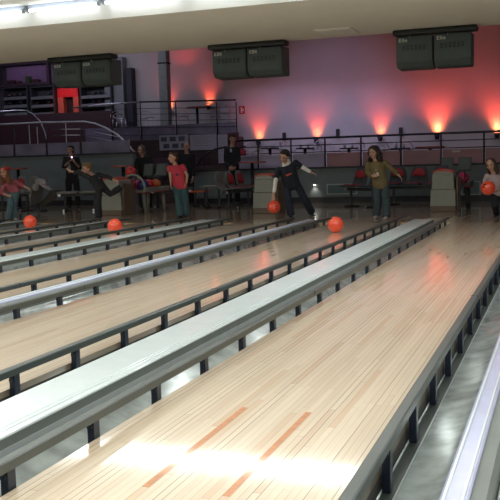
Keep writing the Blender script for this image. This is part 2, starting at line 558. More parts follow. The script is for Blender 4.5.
def cover_narrow(xl, xr, lab):
    xc0, xc1 = xl + GW + 0.002, xr - GW - 0.002
    r = empty('lane_divider', ((xc0 + xc1) / 2, YS, -0.1), lab, 'lane divider')
    ye = FOUL - 0.03
    b = BM(); prism_y(b, [(xc0, -0.106), (xc1, -0.106), (xc1, 0.03), (xc1 - 0.014, 0.045), (xc0 + 0.014, 0.045), (xc0, 0.03)], YS, ye); obj('side_panel', b, M_side, r)
    b = BM(); prism_y(b, [(xc0 - 0.0, 0.0455), (xc1 - 0.056, 0.0455), (xc1 - 0.056, 0.056), (xc1 - 0.062, 0.060), (xc0 + 0.006, 0.060), (xc0, 0.056)], YS, ye - 0.05); obj('top_panel', b, M_lilac, r)
    for a in (xc0 + 0.008, xc1 - 0.076):
        b = BM(); prism_y(b, [(a, 0.0598), (a + 0.010, 0.0598), (a + 0.008, 0.066), (a + 0.002, 0.066)], YS, ye - 0.05); obj('edge_strip', b, M_white, r)
    return r


cover_narrow(-0.558, 0.052, 'narrow lilac lane divider at the bottom right corner beside the front lane')
cover_wide(-2.366, -1.612, 'wide flat white lane divider with grooved edge left of the front lane')
cover_narrow(-4.030, -3.420, 'narrow lilac topped lane divider between the second and third lanes')
cover_wide(-5.838, -5.084, 'wide white lane divider between the third and fourth lanes')
cover_narrow(-7.500, -6.892, 'narrow lane divider between the fourth and fifth lanes')
cover_wide(-9.308, -8.554, 'wide lane divider in front of the boy in dark sweater')
cover_narrow(-10.972, -10.362, 'narrow lane divider ending by the girl with red headband')

# ------------------------------------------------------------------ far wall, side bays
XC = P(224, 100, 24.0).x           # corner where the nearer wall ends
WY = 24.0
struct('wall_far', box(BM(), XC, XR, WY, WY + 0.2, -0.2, HW), M_wall)
struct('wall_bay', box(BM(), -14.4, XC - 0.0, 26.2, 26.4, -0.2, HW), M_wall)
struct('wall_corner', box(BM(), XC - 0.0, XC + 0.2, WY + 0.2, 26.2, -0.2, HW), M_wall)
struct('wall_back_left', box(BM(), XL, -14.4, 26.2, 26.4, -0.2, HW), mat('bar_wall', (0.10, 0.085, 0.10), 0.8))
# grey panels and dark slot left of the bay
for (pa, pb, pt, m, nm) in ((103, 122, 58, mat('grey_panel', (0.26, 0.27, 0.29), 0.6), 'wall_panel_grey'), (126, 131, 68, mat('slot_dark', (0.03, 0.03, 0.05), 0.6), 'wall_slot')):
    a = P(pa, pt, 25.9); c = P(pb, pt, 25.9)
    struct(nm, box(BM(), a.x, c.x, 25.9, 26.19, 1.7, a.z), m)

# L1 right platform, low wall
LYF = 19.0
xr0 = P(190, 171, LYF).x
xl1 = P(133, 156, LYF).x
b = BM(); box(b, xr0, XR, LYF, LYF + 0.18, 0.0, 0.78); struct('wall_low_right', b, M_low)
b = BM(); box(b, XL, xl1, LYF, LYF + 0.18, 0.0, 1.26); struct('wall_low_left', b, M_low)
b = BM(); box(b, xr0, XR, LYF - 0.03, LYF - 0.001, 0.0, 0.13); struct('baseboard_right', b, M_plinth)
b = BM(); box(b, XL, xl1, LYF - 0.03, LYF - 0.001, 0.0, 0.13); struct('baseboard_left', b, M_plinth)
b = BM(); box(b, xr0 - 0.02, XR, LYF - 0.03, LYF + 0.2, 0.781, 0.82); struct('trim_2', b, M_plinth)
b = BM(); box(b, XL, xl1 + 0.02, LYF - 0.03, LYF + 0.2, 1.261, 1.30); struct('trim_3', b, M_plinth)
struct('floor_platform_right', box(BM(), xr0, XR, LYF + 0.19, WY - 0.01, 0.001, 0.5), mat('platform_carpet', (0.10, 0.07, 0.09), 0.9))
struct('floor_platform_left', box(BM(), XL, xl1, LYF + 0.19, 23.39, 0.001, 1.15), mat('platform_carpet', (0.10, 0.07, 0.09), 0.9))
# upper platform L2 with boarded front
L2Y = 23.4
UZ = 1.725
xb1 = P(236, 135, L2Y).x
struct('floor_upper_platform', box(BM(), XL, xb1, L2Y + 0.05, 26.19, 0.001, UZ - 0.005), mat('platform_carpet', (0.10, 0.07, 0.09), 0.9))
b = BM()
for i in range(11):
    box(b, XL, xb1, L2Y + 0.004, L2Y + 0.045, 0.001 + i * 0.156, 0.001 + i * 0.156 + 0.149, 0.004)
struct('wall_platform_boards', b, M_brownwood)
# steps in the gap
for i in range(5):
    struct('floor_step', box(BM(), xl1 + 0.02, xr0 - 0.03, LYF + 0.3 + i * 0.45, 21.9, 0.001 + 0.001 * i, 0.18 * (i + 1)), M_brownwood)


def railing(name, pts, hs, label, post_at, mt, z0, grp=None, top_r=0.024, top_mat=None, zbar=0.0):
    """pts: two ends at floor/ledge height z0; hs: bar heights; post_at: fractions"""
    a, c = V3(pts[0]), V3(pts[1])
    r = empty(name, a, label, 'railing', grp)
    for i, h in enumerate(hs):
        b = BM(); tube(b, [a + V3((0, 0, h)), c + V3((0, 0, h))], top_r if i == 0 else 0.011, 8)
        obj('handrail' if i == 0 else 'rail_bar', b, (top_mat or mt) if i == 0 else mt, r, True)
    for f in post_at:
        q = a.lerp(c, f); b = BM(); tube(b, [q, q + V3((0, 0, hs[0]))], 0.020, 8); obj('post', b, mt, r, True)
    return r


# right railing
RY = LYF + 0.09
x_a = P(236, 145, RY).x
railing_pts = ((x_a, RY, 0.82), (XR - 0.1, RY, 0.82))
L_ = railing_pts[1][0] - x_a
posts = [(P(px, 150, RY).x - x_a) / L_ for px in (258, 291, 325, 361, 401, 441, 484)] + [(P(530, 150, RY).x - x_a) / L_, 0.9]
rr = railing('railing', railing_pts, (0.66, 0.50, 0.34), 'long dark horizontal bar railing on the low wall below the red wall lights', posts, M_darkmetal, 0.82)
b = BM(); tube(b, [P(236, 147.5, RY), P(226, 147, RY), P(216, 149, RY), P(208, 153, RY), P(202, 158, RY), P(197, 166, RY)], 0.024, 8); obj('curved_end', b, M_darkmetal, rr, True)
# infill panels behind the bars
pxs = [236, 258, 291, 325, 361, 401, 441, 484, 530]
r = rr
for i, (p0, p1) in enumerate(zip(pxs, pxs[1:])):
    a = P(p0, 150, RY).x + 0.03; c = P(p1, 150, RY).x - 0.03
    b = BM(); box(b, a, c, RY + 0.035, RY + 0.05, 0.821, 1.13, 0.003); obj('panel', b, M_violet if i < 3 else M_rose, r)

# left railing with mauve panels
pxs = [-70, -28, 14.5, 47, 81, 131]
panel_meshes = []
for i, (p0, p1) in enumerate(zip(pxs, pxs[1:])):
    a = P(p0, 150, RY).x + 0.03; c = P(p1, 150, RY).x - 0.03
    b = BM(); box(b, a, c, RY - 0.01, RY + 0.01, 1.301, 1.60, 0.003); panel_meshes.append(b)
rl = empty('railing', (XL, RY, 1.30), 'dark railing with bright top handrail that curves down above the mauve panels', 'railing')
for b in panel_meshes: obj('panel', b, M_mauve, rl)
for px in pxs[:-1]:
    q = P(px, 150, RY); b = BM(); tube(b, [(q.x, RY + 0.035, 1.301), (q.x, RY + 0.035, 2.03)], 0.020, 8); obj('post', b, M_darkmetal, rl, True)
b = BM(); tube(b, [P(-60, 126.5, RY + .03), P(0, 124.5, RY + .03), P(40, 122.5, RY + .03), P(84, 121.5, RY + .03), P(95, 123.5, RY + .03), P(106, 128, RY + .03), P(118, 135, RY + .03), P(127, 144, RY + .03), P(135, 153, RY + .03)], 0.026, 8); obj('handrail', b, M_chrome, rl, True)
for (a, c) in (((81, 129), (122, 137.5)), ((81, 135), (128, 144)), ((52, 129.5), (81, 129)), ((52, 135.5), (81, 135)), ((90, 143), (131, 146.5)), ((92, 152), (133, 152.5))):
    b = BM(); tube(b, [P(a[0], a[1], RY + .035), P(c[0], c[1], RY + .035)], 0.012, 6); obj('rail_bar', b, M_chrome, rl, True)

# upper railing
UY = L2Y + 0.1
r = empty('railing', (P(-60, 110, UY).x, UY, UZ + 0.001), 'upper railing of thin bars with pale top rail above the dark boards', 'railing')
b = BM(); tube(b, [P(72, 108, UY), P(100, 104.5, UY), P(140, 102, UY)], 0.024, 8); obj('handrail', b, M_chrome, r, True)
b = BM(); tube(b, [P(140, 102, UY), P(236, 100, UY)], 0.024, 8); obj('handrail', b, M_darkmetal, r, True)
for y0_, y1_ in ((108.5, 107), (114, 113), (120.5, 119.5), (127, 126.5), (134.5, 134)):
    b = BM(); tube(b, [P(111, y0_ + .7, UY), P(236, y1_, UY)], 0.009, 6); obj('rail_bar', b, M_darkmetal, r, True)
for px in (111, 140, 175.5, 216.5, 236):
    q = P(px, 102, UY); q0 = V3((q.x, UY, UZ + 0.001)); b = BM(); tube(b, [q0, q], 0.018, 8); obj('post', b, M_darkmetal, r, True)
b = BM(); tube(b, [P(-10, 112, UY - .6), P(14, 110.5, UY - .6), P(26, 110.5, UY - .6), P(33, 114, UY - .6), P(40, 121, UY - .6), P(44, 130, UY - .6), P(47, 140, UY - .6)], 0.022, 8)
tag(obj('curved_handrail', b, M_chrome), 'thin chrome handrail arching down at the far left stairs', 'handrail')
for px, y in ((29, 125), (37, 127), (65.5, 121.5)):
    q = P(px, y, UY - .6); b = BM(); tube(b, [(q.x, q.y, 1.15), q], 0.014, 8)
    tag(obj('stair_post', b, M_chrome), 'thin chrome upright by the far left stairs', 'post', 'chrome uprights by the stairs')
for p0, p1 in ((84, 111), (111, 140), (140, 175.5), (175.5, 216.5), (216.5, 236)):
    a = P(p0, 127, UY).x + 0.02; c = P(p1, 127, UY).x - 0.02
    b = BM(); box(b, a, c, UY + 0.03, UY + 0.045, UZ + 0.001, 2.14, 0.003); obj('panel', b, M_mauve, r)

# column in the bay
a, c = P(158, 60, 24.3), P(166, 60, 24.3)
b = BM(); box(b, a.x, c.x, 24.3, 24.3 + (c.x - a.x), UZ + 0.001, HW - 0.002); struct('pillar_bay', b, mat('pillar_grey', (0.36, 0.40, 0.40), 0.6))
zb = P(162, 63, 24.3).z
b = BM(); box(b, a.x - 0.02, c.x + 0.02, 24.28, 24.32 + (c.x - a.x), zb - 0.02, zb + 0.02); tag(obj('pillar_band', b, M_black), 'thin dark band around the pale pillar', 'band')
# stub wall panel on L2 right end, white door-like panel
a, c = P(220, 102, 23.8), P(228, 102, 23.8)
b = BM(); box(b, a.x, c.x, 23.8, 23.9, UZ + 0.001, P(224, 102, 23.8).z, 0.003); tag(obj('white_screen', b, mat('screen_white', (0.5, 0.52, 0.56), 0.6)), 'white upright board behind the end of the upper railing', 'screen')

# ---- red up-lights on the walls
RED = (1.0, 0.055, 0.03)


def uplight(px, py, yw, power, lab, wash=0.50):
    q = P(px, py, yw - 0.16)
    r = empty('wall_uplight', (q.x, yw, q.z - 0.1), lab, 'wall light')
    b = BM(); loft(b, [((q.x, q.y, q.z - 0.16), V3((1, 0, 0)), V3((0, 1, 0)), 0.05, 0.05), ((q.x, q.y, q.z - 0.02), V3((1, 0, 0)), V3((0, 1, 0)), 0.08, 0.08)], 16)
    obj('lamp_housing', b, M_darkmetal, r, True)
    b = BM(); box(b, q.x - 0.03, q.x + 0.03, q.y + 0.04, yw, q.z - 0.12, q.z - 0.06); obj('bracket', b, M_darkmetal, r)
    b = BM(); loft(b, [((q.x, q.y, q.z - 0.019), V3((1, 0, 0)), V3((0, 1, 0)), 0.07, 0.07), ((q.x, q.y, q.z - 0.012), V3((1, 0, 0)), V3((0, 1, 0)), 0.065, 0.065)], 16)
    obj('lens', b, mat('red_lens', (0.9, 0.1, 0.05), 0.3, emit=(1, 0.2, 0.08), estr=5), r)
    spot('uplight_beam', (q.x, q.y + 0.05, q.z + 0.005), (0, 0.10, 1), power, RED, 78, 0.9, 0.03)
    spot('uplight_halo', (q.x, q.y, q.z + 0.01), (0, 0.9, 1), power * 0.22, (1.0, 0.22, 0.07), 100, 1.0, 0.03)
    spot('uplight_wash', (q.x, q.y - 0.55, q.z + 0.1), (0, 0.45, 1), power * wash, (1.0, 0.07, 0.06), 120, 1.0, 0.05)


uplight(258, 140, WY, 36, 'red wall uplight by the violet part of the wall, beside the fire sign', 0.30)
uplight(316, 137.5, WY, 36, 'red wall uplight between the violet patch and the curly-haired girl', 0.35)
uplight(380, 135.5, WY, 36, 'red wall uplight directly above the curly-haired girl')
uplight(437, 133.5, WY, 84, 'brightest red wall uplight above the putty console')
uplight(497, 132, WY, 76, 'red wall uplight at the right edge above the girl holding a ball')
uplight(208, 104.5, 26.2, 20, 'red uplight on the recessed wall behind the upper railing')
uplight(168.5, 109, 26.2, 18, 'red uplight just beside the pale pillar')
spot('cornice_glow', (P(180, 70, 25.8).x, 25.6, 4.2), (0, 0.6, 1), 9, RED, 150, 1, 0.1)

# small things on the far wall
q = P(242, 110, WY)
r = empty('fire_sign', (q.x, WY, q.z), 'small red sign with white flame symbol on the corner of the wall', 'sign')
b = BM(); box(b, q.x - 0.09, q.x + 0.09, WY - 0.012, WY - 0.001, q.z - 0.115, q.z + 0.115, 0.002); obj('sign_board', b, mat('sign_red', (0.45, 0.03, 0.04), 0.4), r)
b = BM(); box(b, q.x - 0.035, q.x + 0.015, WY - 0.016, WY - 0.0125, q.z - 0.08, q.z + 0.08); box(b, q.x + 0.03, q.x + 0.06, WY - 0.016, WY - 0.0125, q.z - 0.03, q.z + 0.03); obj('symbol', b, M_label, r)
for px, py in ((284.5, 136), (338, 132.5), (401, 131)):
    q = P(px, py, WY)
    b = BM(); box(b, q.x - 0.05, q.x + 0.05, WY - 0.06, WY, q.z - 0.10, q.z + 0.10, 0.01)
    box(b, q.x - 0.04, q.x + 0.04, WY - 0.12, WY - 0.06, q.z - 0.13, q.z - 0.06, 0.008)
    tag(obj('wall_socket_box', b, M_darkmetal), 'small dark box on the far wall between the red uplights', 'wall box', 'dark boxes on the far wall')

# posters on the boards
def poster(px0, px1, py0, py1, lab, pics=0, col=None, Y=L2Y):
    a = P(px0, py0, Y); c = P(px1, py1, Y)
    r = empty('poster', (a.x, Y, c.z), lab, 'poster')
    b = BM(); box(b, a.x, c.x, Y - 0.022, Y - 0.002, c.z, a.z); obj('sheet', b, col or M_paper, r)
    wd = c.x - a.x; hh = a.z - c.z
    if pics == 6:
        for j in range(2):
            for i in range(3):
                u0 = a.x + wd * (0.05 + 0.31 * i + 0.08 * j); z0 = a.z - hh * (0.12 + 0.46 * j)
                b = BM(); box(b, u0, u0 + wd * 0.21, Y - 0.025, Y - 0.0222, z0 - hh * 0.30, z0); obj('picture', b, M_photo, r)
    elif pics:
        for i in range(pics):
            z0 = a.z - hh * (0.15 + 0.7 * i / pics)
            b = BM(); box(b, a.x + wd * 0.12, c.x - wd * (0.15 + 0.2 * (i % 2)), Y - 0.025, Y - 0.0222, z0 - 0.012, z0); obj('print_line', b, mat('print_grey', (0.26, 0.25, 0.30), 0.7), r)


poster(159.5, 189, 135.5, 149.5, 'white poster with six small dark pictures above the dark man', 6)
poster(190, 217, 135, 149.5, 'wide blank white poster with faint print beside the six picture poster', 5)
poster(218, 228.5, 134.5, 163, 'tall white poster behind the man in dark suit', 5)
poster(227.8, 239, 132.8, 140.5, 'dark reddish board above the head of the man in suit', 0, mat('board_maroon', (0.10, 0.035, 0.04), 0.6), L2Y - 0.03)

# ------------------------------------------------------------------ far left: bar opening, shoe shelves, red doorway
BY = 26.19
a = P(2, 67, BY - 0.3); c = P(50, 82, BY - 0.3)
r = empty('bar_opening', (a.x, BY, c.z), 'long violet lit bar opening high at the far left', 'serving hatch')
b = BM(); box(b, a.x - 0.3, c.x + 0.1, BY - 0.5, BY - 0.35, a.z, a.z + 0.35); box(b, a.x - 0.3, c.x + 0.1, BY - 0.5, BY - 0.35, c.z - 0.09, c.z); box(b, a.x - 0.3, a.x, BY - 0.5, BY - 0.35, c.z, a.z); box(b, c.x, c.x + 0.1, BY - 0.5, BY - 0.35, c.z, a.z)
obj('surround', b, mat('bar_surround', (0.055, 0.03, 0.05), 0.6), r)
b = BM(); box(b, a.x, c.x, BY - 0.05, BY - 0.01, c.z, a.z); obj('back_panel', b, mat('violet_lit_back', (0.24, 0.13, 0.26), 0.7), r)  # violet light of the room behind put into the panel colour
for px, py, w_, h_ in ((11, 79.5, 0.30, 0.10), (28, 79, 0.16, 0.2), (19, 81, 0.12, 0.06), (36, 80.3, 0.25, 0.08)):
    q = P(px, py, BY - 0.25); b = BM(); box(b, q.x - w_ / 2, q.x + w_ / 2, BY - 0.3, BY - 0.15, c.z + 0.001, c.z + h_ + 0.05, 0.01)
    tag(obj('bar_item', b, mat('bar_item_%d' % px, ((0.06, 0.015, 0.02) if px != 28 else (0.05, 0.08, 0.02)), 0.6)), 'small dark object standing in the violet bar opening', 'box', 'objects in the bar opening')
area('bar_violet_lamp', ((a.x + c.x) / 2, BY - 0.28, a.z - 0.02), (0, 0.2, -1), c.x - a.x - 0.2, 0.06, 0.45, (0.75, 0.6, 1.0))


def shoe_shelf(px0, px1, ptop, pbot, lab):
    Y = BY - 0.45
    a = P(px0, ptop, Y); c = P(px1, pbot, Y)
    r = empty('shoe_rack', (a.x, Y, c.z), lab, 'shelf')
    b = BM(); box(b, a.x, c.x, BY - 0.05, BY - 0.01, UZ + 0.001, a.z); box(b, a.x, a.x + 0.05, Y, BY - 0.05, UZ + 0.001, a.z); box(b, c.x - 0.05, c.x, Y, BY - 0.05, UZ + 0.001, a.z); box(b, a.x, c.x, Y, BY - 0.05, a.z, a.z + 0.04)
    obj('carcass', b, mat('rack_dark', (0.05, 0.05, 0.06), 0.6), r)
    shelves = []
    for f in (0.33, 0.66, 0.98):
        z = a.z + (c.z - a.z) * f
        b = BM(); prism_x(b, [(Y - 0.02, z - 0.11), (Y + 0.0, z - 0.13), (BY - 0.06, z), (BY - 0.06, z + 0.03), (Y, z - 0.02)], a.x + 0.051, c.x - 0.051); obj('shelf_board', b, mat('rack_shelf', (0.19, 0.20, 0.21), 0.4), r); shelves.append(z)
    rnd = random.Random(int(px0) + 3)
    n = int((c.x - a.x - 0.2) / 0.24)
    for z in shelves[:2]:
        for i in range(n):
            if rnd.random() < 0.3: continue
            x = a.x + 0.16 + i * 0.24; col = rnd.choice([(0.12, 0.05, 0.05), (0.08, 0.08, 0.10), (0.2, 0.19, 0.19), (0.06, 0.07, 0.12)])
            b = BM()
            yb = Y + 0.12; zz = z + 0.03
            loft(b, [((x, yb, zz + 0.03), V3((1, 0, 0)), V3((0, 0, 1)), 0.035, 0.025), ((x, yb + 0.10, zz + 0.045), V3((1, 0, 0)), V3((0, 0, 1)), 0.045, 0.04), ((x, yb + 0.18, zz + 0.06), V3((1, 0, 0)), V3((0, 0, 1)), 0.04, 0.05)], 8)
            tag(obj('bowling_shoe', b, mat('shoe_%d%d' % (int(col[0] * 100), int(col[2] * 100)), col, 0.6), None, True), 'small bowling shoe in the dim racks at the far left', 'shoe', 'bowling shoes on the racks')
    return r


shoe_shelf(2, 28.5, 89, 112, 'grey shelf rack at the far left edge below the violet opening')
shoe_shelf(29.5, 55, 88, 112, 'grey shelf rack between the far left rack and the red doorway')
shoe_shelf(79.5, 112, 87, 111, 'grey shelf rack just past the red doorway')
# red doorway, its glow put into the colours, a black sheet for the dark inside
Y = BY - 0.3
a = P(57, 88.5, Y); c = P(79, 112, Y)
r = empty('red_doorway', (a.x, Y, UZ + 0.001), 'red lit doorway with orange lit jambs between the shelf racks', 'doorway')
ztop = a.z; zl = P(60, 97.5, Y).z
b = BM(); box(b, a.x, c.x, Y, Y + 0.25, zl, ztop); obj('lintel', b, mat('door_red_lit', (0.60, 0.02, 0.03), 0.5), r)
x1 = P(63.5, 100, Y).x; x2 = P(73, 100, Y).x
b = BM(); box(b, a.x, x1, Y, Y + 0.25, UZ + 0.001, zl - 0.001); obj('jamb', b, mat('door_orange_lit', (0.55, 0.14, 0.09), 0.5), r)
b = BM(); box(b, x2, c.x, Y, Y + 0.25, UZ + 0.001, zl - 0.001); obj('jamb', b, mat('door_orange_lit', (0.55, 0.14, 0.09), 0.5), r)
b = BM(); box(b, x1, x2, Y + 0.2, Y + 0.25, UZ + 0.001, zl - 0.001); obj('dark_opening', b, M_black, r)
b = BM(); box(b, P(-20, 112, 25.0).x, P(112, 112, 25.0).x, 25.0, 25.3, UZ + 0.001, P(60, 113, 25.0).z, 0.01); bc = empty('bar_counter', (-17, 25, UZ), 'long dark maroon counter in front of the grey shelf racks', 'counter'); obj('counter_body', b, mat('counter_maroon', (0.05, 0.018, 0.025), 0.5), bc)
spot('doorway_red_lamp', ((a.x + c.x) / 2, Y - 0.9, 3.9), (0, 0.9, -0.8), 20, (1, 0.12, 0.08), 75, 0.6, 0.05)

# ------------------------------------------------------------------ overhead monitors


def letters(bm, s, x, z, y, h):
    """block letters facing the pins (seen from -Y), left to right = +x"""
    wd = h * 0.62; t = h * 0.2
    G_ = {'E': [(0, 0, t, h), (0, 0, wd, t), (0, h / 2 - t / 2, wd * .85, h / 2 + t / 2), (0, h - t, wd, h)],
          'D': [(0, 0, t, h), (0, 0, wd * .8, t), (0, h - t, wd * .8, h), (wd - t, t * .6, wd, h - t * .6)],
          'H': [(0, 0, t, h), (wd - t, 0, wd, h), (0, h / 2 - t / 2, wd, h / 2 + t / 2)],
          'l': [(0, 0, t, h)], 'n': [(0, 0, t, h * .65), (wd - t, 0, wd, h * .65), (0, h * .65 - t, wd, h * .65)]}
    for ch in s:
        for (a0, b0, a1, b1) in G_[ch]:
            box(bm, x + a0, x + a1, y - 0.003, y, z + b0, z + b1)
        x += (wd if ch != 'l' else t) + h * 0.22
    return bm


def monitor_pair(pl, pr, ptop, pbot, desc):  # ptop, pbot: rear face edges
    """pl,pr px of left and right edges of the rear faces at depth Y"""
    Y = 14.12
    a = P(pl, ptop, Y); c = P(pr, ptop - (pr - pl) * 0.07, Y)
    W = (c.x - a.x - 0.03) / 2
    ztop = 2.925; H = ztop - P(pl + 10, pbot, Y).z
    mt = empty('monitor_mount', ((a.x + c.x) / 2, Y + 0.3, HZ), 'dark ceiling mount plate carrying the ' + desc, 'ceiling mount')
    b = BM(); box(b, a.x - 0.04, c.x + 0.10, Y - 0.12, Y + 0.16, HZ - 0.085, HZ - 0.001, 0.03); obj('plate', b, M_housed, mt)
    for k in range(2):
        x0 = a.x + k * (W + 0.03); x1 = x0 + W
        r = empty('scoring_monitor', ((x0 + x1) / 2, Y + 0.35, ztop - H), ('left' if k == 0 else 'right') + ' dark boxy scoring monitor of the ' + desc, 'monitor')
        # housing: rear face towards the lanes, chamfered underside, widening to the screen
        prof = [(Y, ztop), (Y, ztop - H * 0.80), (Y + 0.09, ztop - H * 0.98), (Y + 0.46, ztop - H), (Y + 0.46, ztop + 0.02)]
        b = BM(); prism_x(b, prof, x0, x1)
        es = [e for e in b.edges]
        bmesh.ops.bevel(b, geom=es, offset=0.012, segments=2, affect='EDGES')
        obj('housing', b, M_house, r)
        b = BM(); box(b, x0 + 0.03, x1 - 0.03, Y + 0.4605, Y + 0.475, ztop - H + 0.04, ztop - 0.03, 0.004); obj('screen', b, mat('screen_dark', (0.02, 0.02, 0.03), 0.1), r)
        b = BM(); box(b, x0 + 0.05, x1 - 0.07, Y - 0.004, Y - 0.0005, ztop - H * 0.76, ztop - H * 0.11, 0.001); obj('rear_panel', b, mat('rear_panel', (0.080, 0.112, 0.115), 0.6), r)
        b = BM()
        for j in range(6):
            u = x0 + W * 0.17 + j * W * 0.115
            for kz in range(4):
                box(b, u, u + W * 0.08, Y - 0.008, Y - 0.0045, ztop - 0.155 - kz * 0.022, ztop - 0.145 - kz * 0.022)
        obj('vent_slots', b, M_black, r)
        b = BM(); letters(b, 'EDH' if desc.startswith('middle') or desc.startswith('left') else 'Elln', x0 + 0.045, ztop - 0.09, Y - 0.005, 0.058); obj('logo', b, M_label, r)
        b = BM(); tube(b, [(x0 + W * 0.38, Y - 0.01, ztop - 0.03), (x0 + W * 0.38, Y - 0.01, HZ - 0.0855)], 0.004, 6); obj('hook', b, M_chrome, r)
        b = BM(); box(b, x0 + W * 0.3, x0 + W * 0.7, Y + 0.02, Y + 0.12, ztop - 0.004, HZ - 0.0855); obj('hanger', b, M_housed, r)


monitor_pair(52, 109, 57.5, 86.5, 'left pair, over the fifth and sixth lanes')
monitor_pair(212, 281, 50, 78, 'middle pair, left of the violet wall')
monitor_pair(396, 471, 37.5, 68.5, 'right pair, over the front lanes')

# ------------------------------------------------------------------ balls


def ball(c, lab, m=None, r=0.109, spin=(0.3, 0.5)):
    c = V3(c)
    o = empty('bowling_ball', (c.x, c.y, c.z - r), lab, 'bowling ball')
    b = BM(); bmesh.ops.create_uvsphere(b, u_segments=40, v_segments=24, radius=r, matrix=Matrix.Translation(c)); obj('shell', b, m or M_ball, o, True)
    b = BM()
    for k, (da, db) in enumerate(((0, 0), (0.28, 0.05), (0.12, -0.36))):
        d = V3((math.sin(spin[0] + da), -math.cos(spin[0] + da), spin[1] + db)).normalized()
        bmesh.ops.create_cone(b, cap_ends=True, segments=14, radius1=0.013, radius2=0.013, depth=0.002, matrix=Matrix.Translation(c + d * (r + 0.0002)) @ d.to_track_quat('Z', 'Y').to_matrix().to_4x4())
    obj('finger_hole', b, M_hole, o)
    return o


def roll(px, py, r=0.109):
    d = ray(px, py); return CAM + d * ((r - 1) / d.z)


ball(roll(335.5, 224.5), 'orange bowling ball rolling near the end of the second lane', spin=(-0.9, 1.2))
ball(roll(115, 226), 'orange bowling ball on the lane in front of the boy in dark sweater', spin=(1.9, 1.2))
ball(roll(30, 221.8), 'orange bowling ball at the far left in front of the girl with red headband', spin=(2.1, 1.0))

# ------------------------------------------------------------------ ball return consoles and racks


def console(cx, cy, lab):
    r = empty('ball_return', (cx, cy, 0), lab, 'ball return')
    b = BM(); box(b, cx - 0.245, cx + 0.20, cy, cy + 0.55, 0.001, 0.10, 0.01); obj('plinth', b, M_console2, r)
    b = BM(); prism_y(b, [(cx - 0.245, 0.101), (cx + 0.20, 0.101), (cx + 0.19, 0.40), (cx - 0.235, 0.40)], cy + 0.005, cy + 0.55)
    obj('lower_body', b, M_console, r)
    b = BM(); box(b, cx - 0.248, cx + 0.203, cy - 0.004, cy + 0.0045, 0.396, 0.404); obj('seam', b, M_console2, r); b = BM(); box(b, cx - 0.248, cx + 0.203, cy - 0.004, cy + 0.0045, 0.10, 0.106); obj('seam', b, M_console2, r)
    b = BM(); prism_y(b, [(cx - 0.22, 0.405), (cx + 0.17, 0.405), (cx + 0.155, 0.64), (cx - 0.205, 0.64)], cy + 0.02, cy + 0.53)
    obj('upper_body', b, M_console, r)
    # hood: slopes back, arched front, red edge
    b = BM(); prof = []
    for i in range(9):
        t = PI * i / 8; prof.append((cx - 0.025 + 0.185 * math.cos(t), 0.645 + 0.10 * math.sin(t) ** 0.6))
    prism_y(b, prof, cy + 0.035, cy + 0.50); obj('hood', b, M_console, r)
    b = BM(); prof2 = [(x * 1.0, z + 0.012) for x, z in prof][1:-1]
    n = len(prof2)
    for i in range(n - 1):
        x, z = prof2[i]; x2, z2 = prof2[i + 1]
        prism_y(b, [(x, z - 0.03), (x, z), (x2, z2), (x2, z2 - 0.03)], cy + 0.012, cy + 0.0345); prism_y(b, [(x, z - 0.0118), (x, z), (x2, z2), (x2, z2 - 0.0118)], cy + 0.034, cy + 0.48)
    obj('hood_trim', b, M_redtrim, r)
    b = BM(); box(b, cx + 0.203, cx + 0.235, cy + 0.06, cy + 0.52, 0.001, 0.62, 0.01); obj('side_panel', b, M_console2, r)
    return r


def rack(cx, cy, lab, balls=(), hoop=True, LN=1.15):
    r = empty('ball_rack', (cx, cy, 0), lab, 'ball rack')
    y1 = cy + LN; M_console = globals()['M_console'] if hoop else M_beam
    for sx in (-0.20, 0.20):
        for yy in (cy + 0.12, y1 - 0.12):
            b = BM(); tube(b, [(cx + sx * 1.0, yy, 0.002), (cx + sx * 0.85, yy, 0.42)], [0.028, 0.045], 8); obj('leg', b, M_console, r, True)
    b = BM(); prism_y(b, [(cx - 0.26, 0.42), (cx + 0.26, 0.42), (cx + 0.28, 0.52), (cx + 0.25, 0.52), (cx + 0.22, 0.46), (cx - 0.22, 0.46), (cx - 0.25, 0.52), (cx - 0.28, 0.52)], cy, y1); obj('tray', b, M_console, r)
    b = BM(); prism_y(b, [(cx - 0.27, 0.405), (cx + 0.27, 0.405), (cx + 0.27, 0.4195), (cx - 0.27, 0.4195)], cy - 0.01, y1 + 0.01); obj('tray_band', b, M_redpad, r)
    if hoop: b = BM(); tube(b, torus_arc((cx, cy, 0.52), (1, 0, 0), (0, 0, 1), 0.265, 0, PI, 16), 0.022, 8); obj('hoop', b, M_console, r, True)
    for i, (dx, dy, m, lab2) in enumerate(balls):
        ball((cx + dx, cy + dy, 0.46 + 0.110), lab2, m, spin=(0.4 + i, 0.6))
    return r


